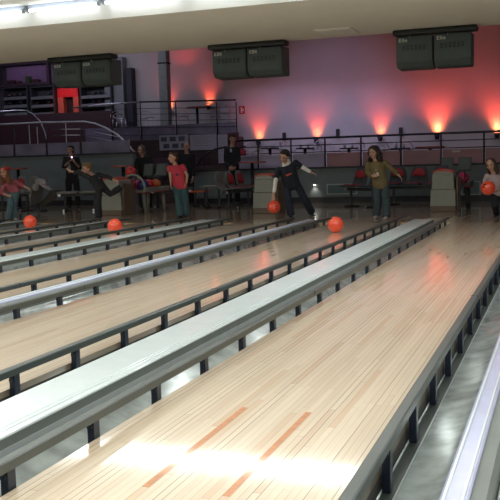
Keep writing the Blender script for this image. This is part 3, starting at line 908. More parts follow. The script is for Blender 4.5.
pA = G(431.5, 212); cA = V3((P(443, 200, 15.5).x + 0.02, 15.5, 0))
cC = V3((P(265, 200, 15.3).x, 15.3, 0)); cE = V3((P(112, 200, 15.0).x, 15.0, 0))
console(cA.x, cA.y, 'putty coloured ball return with red edged hood at the head of the front lane')
console(cC.x, cC.y, 'putty ball return behind the boy in navy shirt')
console(cE.x, cE.y, 'putty ball return right of the boy in dark sweater')
M_b1 = mat('ball_red', (0.55, 0.02, 0.03), 0.2, coat=0.5)
M_b2 = mat('ball_blue', (0.02, 0.05, 0.25), 0.2, coat=0.5)
M_b3 = mat('ball_pink', (0.60, 0.03, 0.12), 0.2, coat=0.5)
M_b4 = mat('ball_orange_dull', (0.55, 0.14, 0.03), 0.25, coat=0.5)
M_b5 = mat('ball_dark', (0.03, 0.03, 0.04), 0.2, coat=0.5)
rx = P(134, 190, 15.9).x
rack(rx + 0.06, 15.75, 'ball rack of coloured balls behind the ball return by the woman in black', (
    (-0.13, 0.18, M_b1, 'dark red bowling ball at the front of the rack near the woman in black'),
    (0.13, 0.2, M_b2, 'dark blue bowling ball at the front of the rack near the woman in black'),
    (-0.11, 0.5, M_b3, 'pink bowling ball in the second row of the rack near the woman in black'),
    (0.13, 0.48, M_b1, 'crimson bowling ball in the second row of the rack near the woman in black'),
    (0.13, 0.78, M_b4, 'dull orange bowling ball towards the back of the rack near the woman in black'),
    (-0.12, 0.82, M_b5, 'black bowling ball at the back of the rack near the woman in black')))
q = P(131, 171.5, 15.95)
# ball on a raised lift above the rack
t = empty('ball_lift', (q.x, 15.95, 0), 'slim stand holding a red ball above the colourful ball rack', 'stand')
b = BM(); tube(b, [(q.x - 0.215, 15.72, 0.002), (q.x - 0.215, 15.72, q.z - 0.16), (q.x - 0.10, 15.85, q.z - 0.15), (q.x, 15.95, q.z - 0.135)], 0.02, 8); obj('pole', b, M_beam, t, True)
b = BM(); loft(b, [((q.x, 15.95, q.z - 0.135), V3((1, 0, 0)), V3((0, 1, 0)), 0.03, 0.03), ((q.x, 15.95, q.z - 0.112), V3((1, 0, 0)), V3((0, 1, 0)), 0.07, 0.07)], 14); obj('cup', b, M_beam, t, True)
ball((q.x, 15.95, q.z), 'bright red ball raised on the slim stand above the ball rack', mat('ball_red2', (0.7, 0.03, 0.03), 0.2, coat=0.5))
q = P(459, 178, 16.6)
rack(q.x - 0.02, 16.3, 'ball rack partly hidden behind the front ball return', (
    (0.1, 0.3, M_b3, 'pink bowling ball peeking out beside the front ball return'),
    (-0.13, 0.3, M_b5, 'black bowling ball on the rack behind the front ball return')), False, 0.5)
t = empty('ball_lift', (q.x + 0.12, 16.2, 0), 'thin curved black stand beside the front ball return', 'stand')
b = BM(); tube(b, [P(461, 223, 14.6) - V3((0, 0, 0)), P(460, 207, 15.2), P(460, 192, 15.4), P(464, 182, 15.5), P(464.5, 170, 15.55)], 0.012, 8)
obj('pole', b, M_beam, t, True)

# ------------------------------------------------------------------ lounge: score desks, benches, tables


def score_desk(px0, px1, pz, Y, lab):
    a = P(px0, pz, Y); c = P(px1, pz, Y)
    xm = (a.x + c.x) / 2
    r = empty('score_desk', (xm, Y, 0), lab, 'score desk')
    b = BM(); tube(b, [(xm, Y + 0.1, 0.002), (xm, Y + 0.1, a.z - 0.22)], 0.035, 10); box(b, xm - 0.2, xm + 0.2, Y - 0.05, Y + 0.25, 0.001, 0.02); obj('pedestal', b, M_beam, r)
    b = BM(); box(b, a.x, c.x, Y - 0.02, Y + 0.22, a.z - 0.23, a.z - 0.205, 0.005); obj('shelf', b, M_beam, r)
    for x in (a.x, c.x):
        b = BM(); s = 1 if x > xm else -1
        obox(b, (x, Y + 0.08, a.z - 0.06), (1, 0.15 * s, 0), (0, 0.35, 1), (0, 1, -0.35), 0.125, 0.14, 0.02); obj('display', b, mat('display_back', (0.085, 0.11, 0.105), 0.5), r)
        b = BM(); obox(b, (x, Y + 0.08 - 0.024, a.z - 0.06 + 0.008), (1, 0.15 * s, 0), (0, 0.35, 1), (0, 1, -0.35), 0.105, 0.12, 0.003); obj('display_face', b, mat('display_face', (0.13, 0.15, 0.14), 0.4), r)


score_desk(446.5, 464.5, 161.5, 17.8, 'pair of small dark score displays on a stand behind the front ball return')
score_desk(147, 160, 167.5, 17.07, 'pair of pale tilted score displays behind the colourful ball rack')


def bench(cx, cy, rot, n, label, reds=None, backs=True, M_sh=M_shell):
    r = empty('seat_bench', (0, 0, 0), label, 'bench')
    sp_ = 0.50; L = n * sp_
    b = BM(); box(b, -L / 2, L / 2, -0.03, 0.03, 0.33, 0.39, 0.008); obj('beam', b, M_beam, r)
    for s in (-1, 1):
        b = BM(); tube(b, [(s * L * 0.33, 0, 0.33), (s * L * 0.33, 0, 0.035)], 0.028, 8); box(b, s * L * 0.33 - 0.03, s * L * 0.33 + 0.03, -0.2, 0.2, 0.003, 0.03, 0.008)
        obj('leg', b, M_beam, r)
        b = BM(); tube(b, [(s * L * 0.33, -0.212, 0.028), (s * L * 0.33, -0.19, 0.028)], 0.024, 10); obj('foot_cap', b, M_chrome, r)
        b = BM(); tube(b, [(s * L * 0.45, -0.03, 0.36), (s * L * 0.45, -0.05, 0.36)], 0.035, 12); obj('beam_cap', b, M_chrome, r)
    for i in range(n):
        x = -L / 2 + sp_ * (i + 0.5)
        if not backs:
            b = BM(); box(b, x - 0.22, x + 0.22, -0.2, 0.2, 0.392, 0.44, 0.015); obj('seat_slab', b, M_sh, r)
            continue
        # shell: seat pan curving into a rounded back
        b = BM()
        path = [(-0.22, 0.43), (-0.20, 0.445), (-0.05, 0.425), (0.10, 0.43), (0.17, 0.48), (0.20, 0.58), (0.225, 0.70), (0.24, 0.80)]
        wid = [0.19, 0.21, 0.22, 0.215, 0.205, 0.205, 0.185, 0.11]
        rings = [(V3((x, y, z)), V3((1, 0, 0)), (V3((0, 0, 1)) if k < 3 else V3((0, -0.7, 0.7)) if k < 5 else V3((0, -1, 0.15)).normalized()), wd, 0.014) for k, ((y, z), wd) in enumerate(zip(path, wid))]
        loft(b, rings, 14); obj('shell', b, M_sh, r, True)
        if reds is None or reds[i]:
            b = BM()
            path2 = [(0.165, 0.53), (0.185, 0.60), (0.205, 0.68), (0.218, 0.74)]; w2 = [0.12, 0.15, 0.14, 0.08]
            if M_sh is not M_shell: path2 = [(0.19, 0.60), (0.20, 0.65), (0.205, 0.70), (0.218, 0.75)]; w2 = [0.15, 0.15, 0.12, 0.06]
            loft(b, [(V3((x, y - 0.02, z)), V3((1, 0, 0)), V3((0, -1, 0.15)).normalized(), wd, 0.018) for (y, z), wd in zip(path2, w2)], 14); obj('back_pad', b, M_redpad, r, True)
            b = BM(); loft(b, [(V3((x, -0.17, 0.462)), V3((1, 0, 0)), V3((0, 0, 1)), 0.13, 0.012), (V3((x, -0.04, 0.446)), V3((1, 0, 0)), V3((0, 0, 1)), 0.17, 0.016), (V3((x, 0.08, 0.45)), V3((1, 0, 0)), V3((0, 0, 1)), 0.14, 0.012)], 14); obj('seat_pad', b, M_redpad, r, True)
    r.location = (cx, cy, 0.0); r.rotation_euler = (0, 0, rot)
    return r


def px_x(px, Y): return P(px, 200, Y).x


bench(px_x(240.5, 17.4), 17.3, math.radians(86), 3, 'row of three grey shell seats with red pads in front of the man in suit', [0, 1, 1])
bench(px_x(362, 17.2), 17.2, math.radians(-35), 2, 'dim seat row with one red back left of the curly-haired girl', [1, 0], M_sh=M_shell_dim)
bench(px_x(412, 17.4), 17.75, math.radians(-20), 3, 'dim red seat row between the curly-haired girl and the front ball return', [1, 1, 1], M_sh=M_shell_dim)
bench(px_x(12, 16.8), 16.9, math.radians(-20), 3, 'red padded seat row behind the girl with red headband', [1, 1, 0])
bench(px_x(80, 16.6), 16.6, math.radians(20), 2, 'dark seat row in front of the woman with a camera', [0, 0], False, M_shell)
bench(px_x(171, 17.8), 17.85, math.radians(10), 2, 'dark empty seat row behind the girl in pink shirt', [0, 0], False, M_shell)


def low_table(px, Y, lab, m, wd=0.5, z=0.42, cone=False):
    x = px_x(px, Y)
    r = empty('low_table', (x, Y, 0), lab, 'table')
    b = BM(); box(b, x - wd / 2, x + wd / 2, Y - 0.2, Y + 0.2, z, z + 0.03, 0.006); obj('table_top', b, m, r)
    for s in (-1, 1):
        b = BM(); tube(b, [(x + s * wd * 0.35, Y, 0.03), (x + s * wd * 0.35, Y, z)], 0.025, 8); box(b, x + s * wd * .35 - .025, x + s * wd * .35 + .025, Y - .18, Y + .18, 0.002, 0.03); obj('leg', b, M_beam, r)
    return r


low_table(213, 17.2, 'low grey table with papers left of the shell seats', M_shell, 0.42, 0.46)
x = px_x(213, 17.2)
b = BM(); box(b, x - 0.15, x + 0.10, 17.05, 17.22, 0.4905, 0.50); tag(obj('paper_stack', b, M_paper), 'white papers on the low grey table', 'papers')
low_table(200, 17.9, 'small low table with bright orange edge between the two dark men', mat('orange_top', (0.62, 0.12, 0.03), 0.5), 0.34, 0.33)


def bistro(px, py, Y, w_, lab, m=M_redtop, base=0.0):
    q = P(px, py, Y)
    r = empty('bistro_table', (q.x, Y, base), lab, 'table')
    b = BM(); loft(b, [((q.x, Y, q.z - 0.035), V3((1, 0, 0)), V3((0, 1, 0)), w_ / 2 - 0.01, w_ / 2 - 0.01), ((q.x, Y, q.z - 0.03), V3((1, 0, 0)), V3((0, 1, 0)), w_ / 2, w_ / 2), ((q.x, Y, q.z), V3((1, 0, 0)), V3((0, 1, 0)), w_ / 2, w_ / 2)], 28); obj('table_top', b, m, r)
    b = BM(); tube(b, [(q.x, Y, base + 0.03), (q.x, Y, q.z - 0.034)], 0.04, 12); obj('column', b, M_darkmetal, r, True)
    b = BM(); loft(b, [((q.x, Y, base + 0.002), V3((1, 0, 0)), V3((0, 1, 0)), w_ * .38, w_ * .38), ((q.x, Y, base + 0.03), V3((1, 0, 0)), V3((0, 1, 0)), w_ * .3, w_ * .3)], 20); obj('base', b, M_darkmetal, r)
    return r, q


bistro(252, 161.5, 18.2, 0.62, 'tall orange topped table right of the man in suit')
bistro(123, 165.5, 16.7, 0.5, 'tall table with reddish top left of the woman in black')
bistro(18, 168, 17.8, 0.45, 'tall table with dark red top behind the girl with red headband')

# coat draped on a grey shell chair, far left
r = empty('lounge_chair', (P(42, 200, 16.4).x, 16.4, 0), 'curved grey shell chair with dark rim at the far left', 'chair')
b = BM()
A = [P(30, 206, 16.4), P(36, 205, 16.4), P(44, 200, 16.4), P(49, 194, 16.4), P(51, 190, 16.4)]
tube(b, A, 0.018, 8); tube(b, [p + V3((0.0, 0.42, 0)) for p in A], 0.018, 8)
obj('rim', b, M_beam, r, True)
b = BM()
for p, q2 in zip(A, A[1:]):
    obox(b, (p + q2) / 2 + V3((0, 0.21, 0)), q2 - p, (0, 1, 0), (q2 - p).cross(V3((0, 1, 0))), (q2 - p).length / 2 + 0.004, 0.20, 0.01)
A2 = [P(30, 206, 16.4), P(31, 195, 16.4), P(33, 187, 16.4), P(37, 180, 16.4)]
for p, q2 in zip(A2, A2[1:]):
    obox(b, (p + q2) / 2 + V3((0, 0.21, 0)), q2 - p, (0, 1, 0), (q2 - p).cross(V3((0, 1, 0))), (q2 - p).length / 2 + 0.004, 0.22, 0.012)
obj('shell', b, M_shell, r)
b = BM(); q = P(33, 206, 16.4); tube(b, [(q.x, 16.6, 0.03), (q.x, 16.6, 0.16)], 0.03, 8); tube(b, [(q.x, 16.6, 0.002), (q.x, 16.6, 0.03)], 0.2, 16); obj('pedestal', b, M_beam, r)
b = BM()
ellipsoid(b, P(41, 182, 16.45), V3((0.15, 0, -0.02)), (0, 0.10, 0), (0, 0, 0.085)); ellipsoid(b, P(46, 187, 16.42), V3((0.16, 0, -0.09)), (0, 0.08, 0), (0.02, 0, 0.035)); ellipsoid(b, P(36, 187, 16.45), V3((0.08, 0, 0)), (0, 0.09, 0), (0, 0, 0.10))
c_ = empty('jacket', P(41, 188, 16.45), 'pale grey crumpled jacket hung over the far left shell chair', 'jacket')
remesh('fabric', b, cloth('jacket_grey', (0.34, 0.33, 0.34)), c_, 0.012, 2)

# mezzanine tables and wire chairs (L1 right)


def wire_chair(px, py, Y, rot, base, label=None):
    q = P(px, py, Y)
    r = empty('wire_chair', (0, 0, 0), label or 'chrome wire chair behind the bars of the long railing', 'chair', None if label else 'wire chairs behind the long railing')
    z = q.z - base
    b = BM(); tube(b, torus_arc((0, 0, z), (1, 0, 0), (0, 1, 0), 0.20, 0, 2 * PI, 20), 0.012, 6); tube(b, torus_arc((0, 0, z - .02), (1, 0, 0), (0, 1, 0), 0.12, 0, 2 * PI, 16), 0.008, 6); obj('seat', b, M_chrome, r, True)
    b = BM(); tube(b, torus_arc((0, 0.17, z + 0.02), (1, 0, 0), (0, 0.25, 0.97), 0.21, 0, PI, 16), 0.012, 6); tube(b, torus_arc((0, 0.17, z + 0.02), (1, 0, 0), (0, 0.25, 0.97), 0.12, 0, PI, 14), 0.008, 6); obj('backrest', b, M_chrome, r, True)
    for sx in (-1, 1):
        for sy in (-1, 1):
            b = BM(); tube(b, [(sx * 0.14, sy * 0.14, z), (sx * 0.19, sy * 0.19, 0.002)], 0.010, 6); obj('leg', b, M_chrome, r, True)
    r.location = (q.x, Y, base); r.rotation_euler = (0, 0, rot)
    return r


for i, px in enumerate((266, 301, 345, 396)):
    t, q = bistro(px + 4, 147.8, 21.2, 0.48, ['small table behind the railing right of the fire sign', 'small table behind the railing above the boy in navy shirt', 'small table behind the railing left of the curly-haired girl', 'small table behind the railing right of the curly-haired girl'][i], M_darkmetal, 0.5)
    wire_chair(px - (13 if i < 3 else 18), 151, 21.2, 0.7 + i, 0.5); wire_chair(px + 9, 149.5, 22.5, -0.9 - i * .7, 0.5)
    for k in (-1, 1):
        gq = q + V3((0.1 * k, -0.05, 0))
        b = BM(); loft(b, [(gq + V3((0, 0, 0.001)), V3((1, 0, 0)), V3((0, 1, 0)), 0.028, 0.028), (gq + V3((0, 0, 0.11)), V3((1, 0, 0)), V3((0, 1, 0)), 0.036, 0.036)], 12)
        tag(obj('tumbler', b, mat('pale_glass', (0.55, 0.55, 0.65), 0.1), None, True), 'small pale tumbler on a table behind the long railing', 'glass', 'tumblers behind the long railing')
bistro(430, 146.5, 21.2, 0.72, 'red topped table behind the railing below the brightest uplight', M_redtop, 0.5)
bistro(197, 107, 24.6, 0.66, 'red topped table behind the upper railing', M_redtop, UZ + 0.001)
for px in (183, 216):
    wire_chair(px, 116, 25.3, 0.4, UZ + 0.001, 'dark lounge chair %s of the red table on the upper platform' % ('left' if px < 190 else 'right'))
for px in (119, 148):
    wire_chair(px, 118, 23.9, 0.9, UZ + 0.001, {119: 'wire chair at the upper railing beside the shelf racks', 148: 'wire chair nearest to the pale pillar on its left'}[px])
# fire extinguisher like red bottle near man in suit
q = P(243, 152, 20.2)
r = empty('fire_extinguisher', (q.x, 20.2, 0.5), 'small red fire extinguisher behind the railing right of the man in suit', 'fire extinguisher')
b = BM(); loft(b, [((q.x, 20.2, 0.502), V3((1, 0, 0)), V3((0, 1, 0)), 0.08, 0.08), ((q.x, 20.2, q.z + 0.02), V3((1, 0, 0)), V3((0, 1, 0)), 0.08, 0.08), ((q.x, 20.2, q.z + 0.08), V3((1, 0, 0)), V3((0, 1, 0)), 0.03, 0.03)], 14); obj('cylinder_body', b, M_redpad, r, True)
b = BM(); tube(b, [(q.x, 20.2, q.z + 0.079), (q.x, 20.2, q.z + 0.13), (q.x + 0.07, 20.2, q.z + 0.14)], 0.02, 8); obj('valve', b, M_black, r, True)

# vents and step light on the low wall
for (p0, p1, z0, z1, lab) in ((461, 480.5, 195, 181, 'teal vent grille on the low wall beside the girl holding a ball'), (327, 357, 194.5, 183.5, 'dark vent grille on the low wall between boy in navy and curly girl')):
    a = P(p0, z0, LYF); c = P(p1, z1, LYF)
    r = empty('vent_grille', (a.x, LYF, a.z), lab, 'vent')
    b = BM(); x0, x1, za, zb_ = a.x, c.x, a.z, c.z
    for bb in ((x0, x1, za, za + 0.02), (x0, x1, zb_ - 0.02, zb_), (x0, x0 + 0.02, za + .02, zb_ - .02), (x1 - 0.02, x1, za + .02, zb_ - .02)): box(b, bb[0], bb[1], LYF - 0.02, LYF - 0.0005, bb[2], bb[3])
    obj('frame', b, mat('grille_frame', (0.42, 0.48, 0.46), 0.5), r)
    b = BM()
    n = 8
    for i in range(n):
        zz = za + 0.025 + (zb_ - za - 0.05) * i / n
        box(b, x0 + 0.02, x1 - 0.02, LYF - 0.014, LYF - 0.002, zz, zz + 0.012)
    obj('grille_slats', b, mat('grille_teal', (0.11, 0.19, 0.185), 0.5), r)
q = P(315, 184.5, LYF)
r = empty('step_light', (q.x, LYF, q.z), 'small bright white step light on the low wall behind the boy in navy shirt', 'wall light')
b = BM(); box(b, q.x - 0.05, q.x + 0.05, LYF - 0.045, LYF - 0.0005, q.z, q.z + 0.05, 0.008); obj('hood', b, M_shell, r)
b = BM(); box(b, q.x - 0.022, q.x + 0.022, LYF - 0.047, LYF - 0.02, q.z - 0.02, q.z - 0.001, 0.004); obj('lens', b, mat('step_lens', (0.9, 0.9, 0.85), 0.3, emit=(1, 0.93, 0.8), estr=9), r)
spot('step_beam', (q.x, LYF - 0.07, q.z - 0.02), (0, 0.25, -1), 2.2, (1, 0.92, 0.8), 95, 0.9, 0.02)

# ------------------------------------------------------------------ people


def hand(bm, w, d, nrm, S, curl=0.5, thumb=1):
    """w wrist, d direction of the hand, nrm direction the palm faces"""
    w = V3(w); d = V3(d).normalized(); nrm = V3(nrm); nrm = (nrm - d * nrm.dot(d)).normalized(); s = d.cross(nrm).normalized() * thumb
    pl = 0.088 * S; pw = 0.040 * S
    loft(bm, [(w - d * 0.01, s, nrm, 0.026 * S, 0.020 * S), (w + d * pl * 0.4, s, nrm, pw, 0.016 * S), (w + d * pl, s, nrm, pw * 0.98, 0.013 * S)], 10)
    r = 0.0088 * S
    for i, ln in enumerate((0.068, 0.078, 0.072, 0.056)):
        off = (0.030 - 0.020 * i) * S
        p0 = w + d * pl * 0.95 + s * off
        a1 = 0.35 * curl + 0.1; a2 = a1 + 0.9 * curl; a3 = a2 + 0.7 * curl
        fan = s * (0.10 - 0.07 * i)
        q1 = p0 + (d * math.cos(a1) + nrm * math.sin(a1) + fan).normalized() * ln * 0.42 * S
        q2 = q1 + (d * math.cos(a2) + nrm * math.sin(a2) + fan).normalized() * ln * 0.33 * S
        q3 = q2 + (d * math.cos(a3) + nrm * math.sin(a3) + fan).normalized() * ln * 0.25 * S
        capsule(bm, p0, q1, r, r * 0.95, 8); capsule(bm, q1, q2, r * 0.95, r * 0.88, 8); capsule(bm, q2, q3, r * 0.88, r * 0.78, 8)
    t0 = w + d * pl * 0.25 + s * pw * 0.75
    t1 = t0 + (d * 0.6 + s * 0.75 + nrm * 0.25).normalized() * 0.036 * S
    t2 = t1 + (d * 0.85 + s * 0.2 + nrm * (0.2 + 0.4 * curl)).normalized() * 0.034 * S
    capsule(bm, t0, t1, r * 1.35, r * 1.1, 8); capsule(bm, t1, t2, r * 1.1, r * 0.9, 8)


def person(label, J, S, face, skin=M_skin, hair=None, hair_mat=None, top=None, top_name='shirt', sleeve=1.0, under=None, under_name='undershirt', pants=None, pants_name='trousers',
           shoe=M_shoe_d, foot_d=None, curl=(0.5, 0.5), hs=None, wide=1.0, flare=1.0, palms=None, print_=None, extra=None, hem=0.0, top_loose=0.012, skirt=None, voxel=0.0065):
    """J: joints a = image left side, b = image right side; S = stature / 1.75"""
    J = {k: V3(v) for k, v in J.items()}
    hs = hs or S
    side = (J['sh_b'] - J['sh_a']).normalized()
    hip_side = (J['hip_b'] - J['hip_a']).normalized()
    shc = (J['sh_a'] + J['sh_b']) / 2; hpc = (J['hip_a'] + J['hip_b']) / 2
    upv = (shc - hpc).normalized()
    front = side.cross(upv).normalized()        # towards the camera for a person facing it
    if front.dot(V3((0, -1, 0))) < 0 and not J.get('back'): front = -front
    zf = min(J['foot_a'].z, J['foot_b'].z) if 'foot_a' in J else 0
    r0 = empty('person', (hpc.x, hpc.y, max(0.0, 0.0)), label, 'person')
    f = V3(face).normalized()
    hu = (J['head'] - shc); hu = (hu - f * hu.dot(f)).normalized(); hsd = f.cross(hu).normalized()
    H = J['head']
    body = BM()
    # torso
    shw = (J['sh_b'] - J['sh_a']).length / 2; hpw = (J['hip_b'] - J['hip_a']).length / 2
    shw = max(shw, 0.13 * S)

    def torso(bm, g, lo=-0.08, hi=1.0, loose=0.0):
        rings = []
        for t, wf, df in ((lo, 0.80, 0.80), (0.0, 1.0, 1.0), (0.25, 0.93, 0.95), (0.5, 0.90, 0.95), (0.75, 0.98, 1.06), (0.92, 0.95, 0.95), (1.0, 0.80, 0.80), (1.06, 0.42, 0.6)):
            c = hpc + (shc - hpc) * t
            sv = hip_side.lerp(side, max(0, min(1, t))).normalized()
            base_w = (0.165 * S * (1 - t) + 0.180 * S * t) * wide
            rings.append((c, sv, front, base_w * wf + g + loose * (1 - t), 0.110 * S * df * (0.5 + 0.5 * wide) + g + loose * (1 - t)))
        loft(bm, rings, 20)
    torso(body, 0.0)
    # neck and head
    k = hs
    capsule(body, shc + upv * 0.0, H - hu * 0.06 * k, 0.062 * S, 0.050 * S)
    ellipsoid(body, H + hu * 0.022 * k - f * 0.006 * k, hsd * 0.080 * k, f * 0.098 * k, hu * 0.092 * k, 20, 14)
    ellipsoid(body, H - hu * 0.042 * k + f * 0.022 * k, hsd * 0.060 * k, f * 0.070 * k, hu * 0.070 * k, 18, 12)
    ellipsoid(body, H - hu * 0.092 * k + f * 0.055 * k, hsd * 0.026 * k, f * 0.026 * k, hu * 0.022 * k, 12, 8)
    capsule(body, H + hu * 0.010 * k + f * 0.086 * k, H - hu * 0.028 * k + f * 0.106 * k, 0.009 * k, 0.016 * k, 10)
    for s in (-1, 1):
        ellipsoid(body, H - hu * 0.006 * k + hsd * s * 0.082 * k - f * 0.008 * k, hsd * s * 0.010 * k + f * -0.004, f * 0.020 * k, hu * 0.032 * k, 10, 8)
        ellipsoid(body, H - hu * 0.028 * k + hsd * s * 0.040 * k + f * 0.066 * k, hsd * 0.026 * k, f * 0.022 * k, hu * 0.024 * k, 10, 8)
    # limbs
    for i, sd in enumerate('ab'):
        sh, el, wr = J['sh_' + sd], J['el_' + sd], J['wr_' + sd]
        capsule(body, sh, el, 0.050 * S, 0.038 * S); capsule(body, el, wr, 0.038 * S, 0.025 * S)
        ellipsoid(body, sh - upv * 0.012 * S, side * 0.050 * S, front * 0.050 * S, upv * 0.048 * S)
        hd = (J['hand_' + sd] - wr).normalized() if 'hand_' + sd in J else (wr - el).normalized()
        pn = (palms or {}).get(sd) or (side * (1 if sd == 'a' else -1) * 0.8 - front * 0.0)
        hand(body, wr, hd, pn, S * 1.05, curl[i], 1 if sd == 'a' else -1)
        hp, kn, an = J['hip_' + sd], J['kn_' + sd], J['an_' + sd]
        capsule(body, hp, kn, 0.080 * S, 0.055 * S); capsule(body, kn, an, 0.054 * S, 0.036 * S)
        ft = (J['toe_' + sd] - an); ft.z = 0 if an.z < 0.25 else ft.z
        capsule(body, an, an + ft * 0.12, 0.032 * S, 0.024 * S)
    remesh('body', body, skin, r0, voxel, 2)
    # face
    for s in (-1, 1):
        b = BM(); ellipsoid(b, H + hu * 0.004 * k + hsd * s * 0.033 * k + f * 0.082 * k, hsd * 0.014 * k, f * 0.012 * k, hu * 0.008 * k, 10, 8); obj('eye', b, M_eye, r0, True)
        b = BM(); capsule(b, H + hu * 0.024 * k + hsd * s * 0.018 * k + f * 0.092 * k, H + hu * 0.026 * k + hsd * s * 0.050 * k + f * 0.078 * k, 0.004 * k, 0.003 * k, 8); obj('eyebrow', b, hair_mat or M_eye, r0, True)
    b = BM(); ellipsoid(b, H - hu * 0.060 * k + f * 0.089 * k, hsd * 0.024 * k, f * 0.009 * k, hu * 0.008 * k, 12, 8); obj('mouth', b, M_lip, r0, True)
    # hair
    if hair:
        b = BM()
        for (ff, ss, uu, rf, rs, ru) in hair:
            ellipsoid(b, H + f * ff * k + hsd * ss * k + hu * uu * k, hsd * rs * k, f * rf * k, hu * ru * k, 16, 10)
        remesh('hair', b, hair_mat, r0, 0.007, 2)
    # clothes

    def sleeve_mesh(bm, g, frac0, frac1, rs=1.0):
        for sd in 'ab':
            sh, el, wr = J['sh_' + sd], J['el_' + sd], J['wr_' + sd]
            pts = []
            L1 = (el - sh).length; L2 = (wr - el).length; T = L1 + L2
            def at(t):
                x = t * T
                return sh.lerp(el, x / L1) if x <= L1 else el.lerp(wr, (x - L1) / L2)
            def rad(t):
                x = t * T
                return (0.052 - 0.012 * min(1, x / L1) - 0.010 * max(0, (x - L1) / L2)) * S
            ts = [frac0 + (frac1 - frac0) * j / 6 for j in range(7)]
            mid = L1 / T
            pp = [at(t) for t in ts]
            tube(bm, pp, [rad(t) * rs + g for t in ts], 14)
            if frac0 <= 0: ellipsoid(bm, sh - upv * 0.012 * S, side * (0.050 * S + g), front * (0.050 * S + g), upv * (0.048 * S + g))
    if under is not None:
        b = BM(); sleeve_mesh(b, 0.008, 0.2, 0.94); 
        loft(b, [(shc + upv * 0.02, side, front, 0.125 * S, 0.105 * S), (shc + upv * 0.05 * S + (H - shc) * 0.2, side, front, 0.098 * S, 0.092 * S), (shc + upv * 0.06 * S + (H - shc) * 0.3, side, front, 0.07 * S, 0.07 * S)], 16)
        remesh(under_name, b, under, r0, 0.008, 2)
    if top is not None:
        b = BM(); torso(b, top_loose, lo=-0.10 - hem, loose=0.010); sleeve_mesh(b, top_loose, -0.02, sleeve, 1.05)
        remesh(top_name, b, top, r0, 0.008, 2)
    if pants is not None:
        b = BM()
        loft(b, [(hpc + upv * 0.10 * S, hip_side, front, 0.150 * S * wide + 0.008, 0.100 * S + 0.008), (hpc, hip_side, front, 0.165 * S * wide + 0.010, 0.112 * S + 0.010), (hpc - upv * 0.05 * S, hip_side, front, 0.155 * S * wide + 0.010, 0.105 * S + 0.010), (hpc - upv * 0.10 * S, hip_side, front, 0.09 * S, 0.08 * S)], 18)
        for sd in 'ab':
            hp, kn, an = J['hip_' + sd], J['kn_' + sd], J['an_' + sd]
            end = an + (an - kn).normalized() * 0.015
            tube(b, [hp + (hp - kn).normalized() * 0.03, hp.lerp(kn, 0.35), kn, kn.lerp(an, 0.5), end], [0.080 * S + 0.01, 0.078 * S + 0.012, 0.068 * S + 0.014, (0.062 * S + 0.012) * (0.5 + 0.5 * flare), (0.050 * S + 0.012) * flare], 14)
        remesh(pants_name, b, pants, r0, 0.008, 2)
    # shoes
    for sd in 'ab':
        an = J['an_' + sd]; d = (J['toe_' + sd] - an)
        grounded = an.z < 0.25
        if grounded: d.z = 0
        d.normalize(); up_ = V3((0, 0, 1)) if grounded else (an - J['kn_' + sd]).normalized() * -1
        sv = d.cross(up_).normalized(); up_ = sv.cross(d).normalized()
        base = V3((an.x, an.y, 0.004)) if grounded else an - up_ * 0.07 * S
        b = BM()
        hgt = 0.035 * S
        rings = []
        for (t, w_, h_) in ((-0.075, 0.026, 0.030), (-0.05, 0.036, 0.045), (0.0, 0.040, 0.048), (0.06, 0.042, 0.036), (0.12, 0.045, 0.028), (0.165, 0.036, 0.022), (0.185, 0.018, 0.014)):
            rings.append((base + d * t * S + up_ * (h_ * S), sv, up_, w_ * S, h_ * S))
        loft(b, rings, 14)
        if grounded:
            capsule(b, base + up_ * 0.05 * S, V3(an), 0.040 * S, 0.040 * S)
        sh_o = obj('shoe', b, shoe, r0, True)
    if print_:
        for (sx, ux, wx, hx, m) in print_:
            c = hpc + (shc - hpc) * ux + side * sx * S
            b = BM(); ellipsoid(b, c + front * (0.108 * S + top_loose + 0.004 - abs(sx) * 0.12 * S), side * wx * S, front * 0.012, upv * hx * S, 14, 8); obj('shirt_print', b, m, r0, True)
    return r0


def P3(*a): return P(*a)


H_short = [(-0.022, 0, 0.040, 0.094, 0.090, 0.080), (-0.050, 0, 0.0, 0.065, 0.086, 0.075), (0.035, 0, 0.085, 0.055, 0.070, 0.030)]
H_long = [(-0.022, 0, 0.038, 0.098, 0.094, 0.084), (-0.055, 0, -0.03, 0.065, 0.092, 0.11), (-0.050, 0, -0.12, 0.055, 0.095, 0.11),
          (0.0, 0.084, -0.03, 0.05, 0.024, 0.09), (0.0, -0.084, -0.03, 0.05, 0.024, 0.09), (0.0, 0.090, -0.13, 0.045, 0.030, 0.08), (0.0, -0.090, -0.13, 0.045, 0.030, 0.08)]

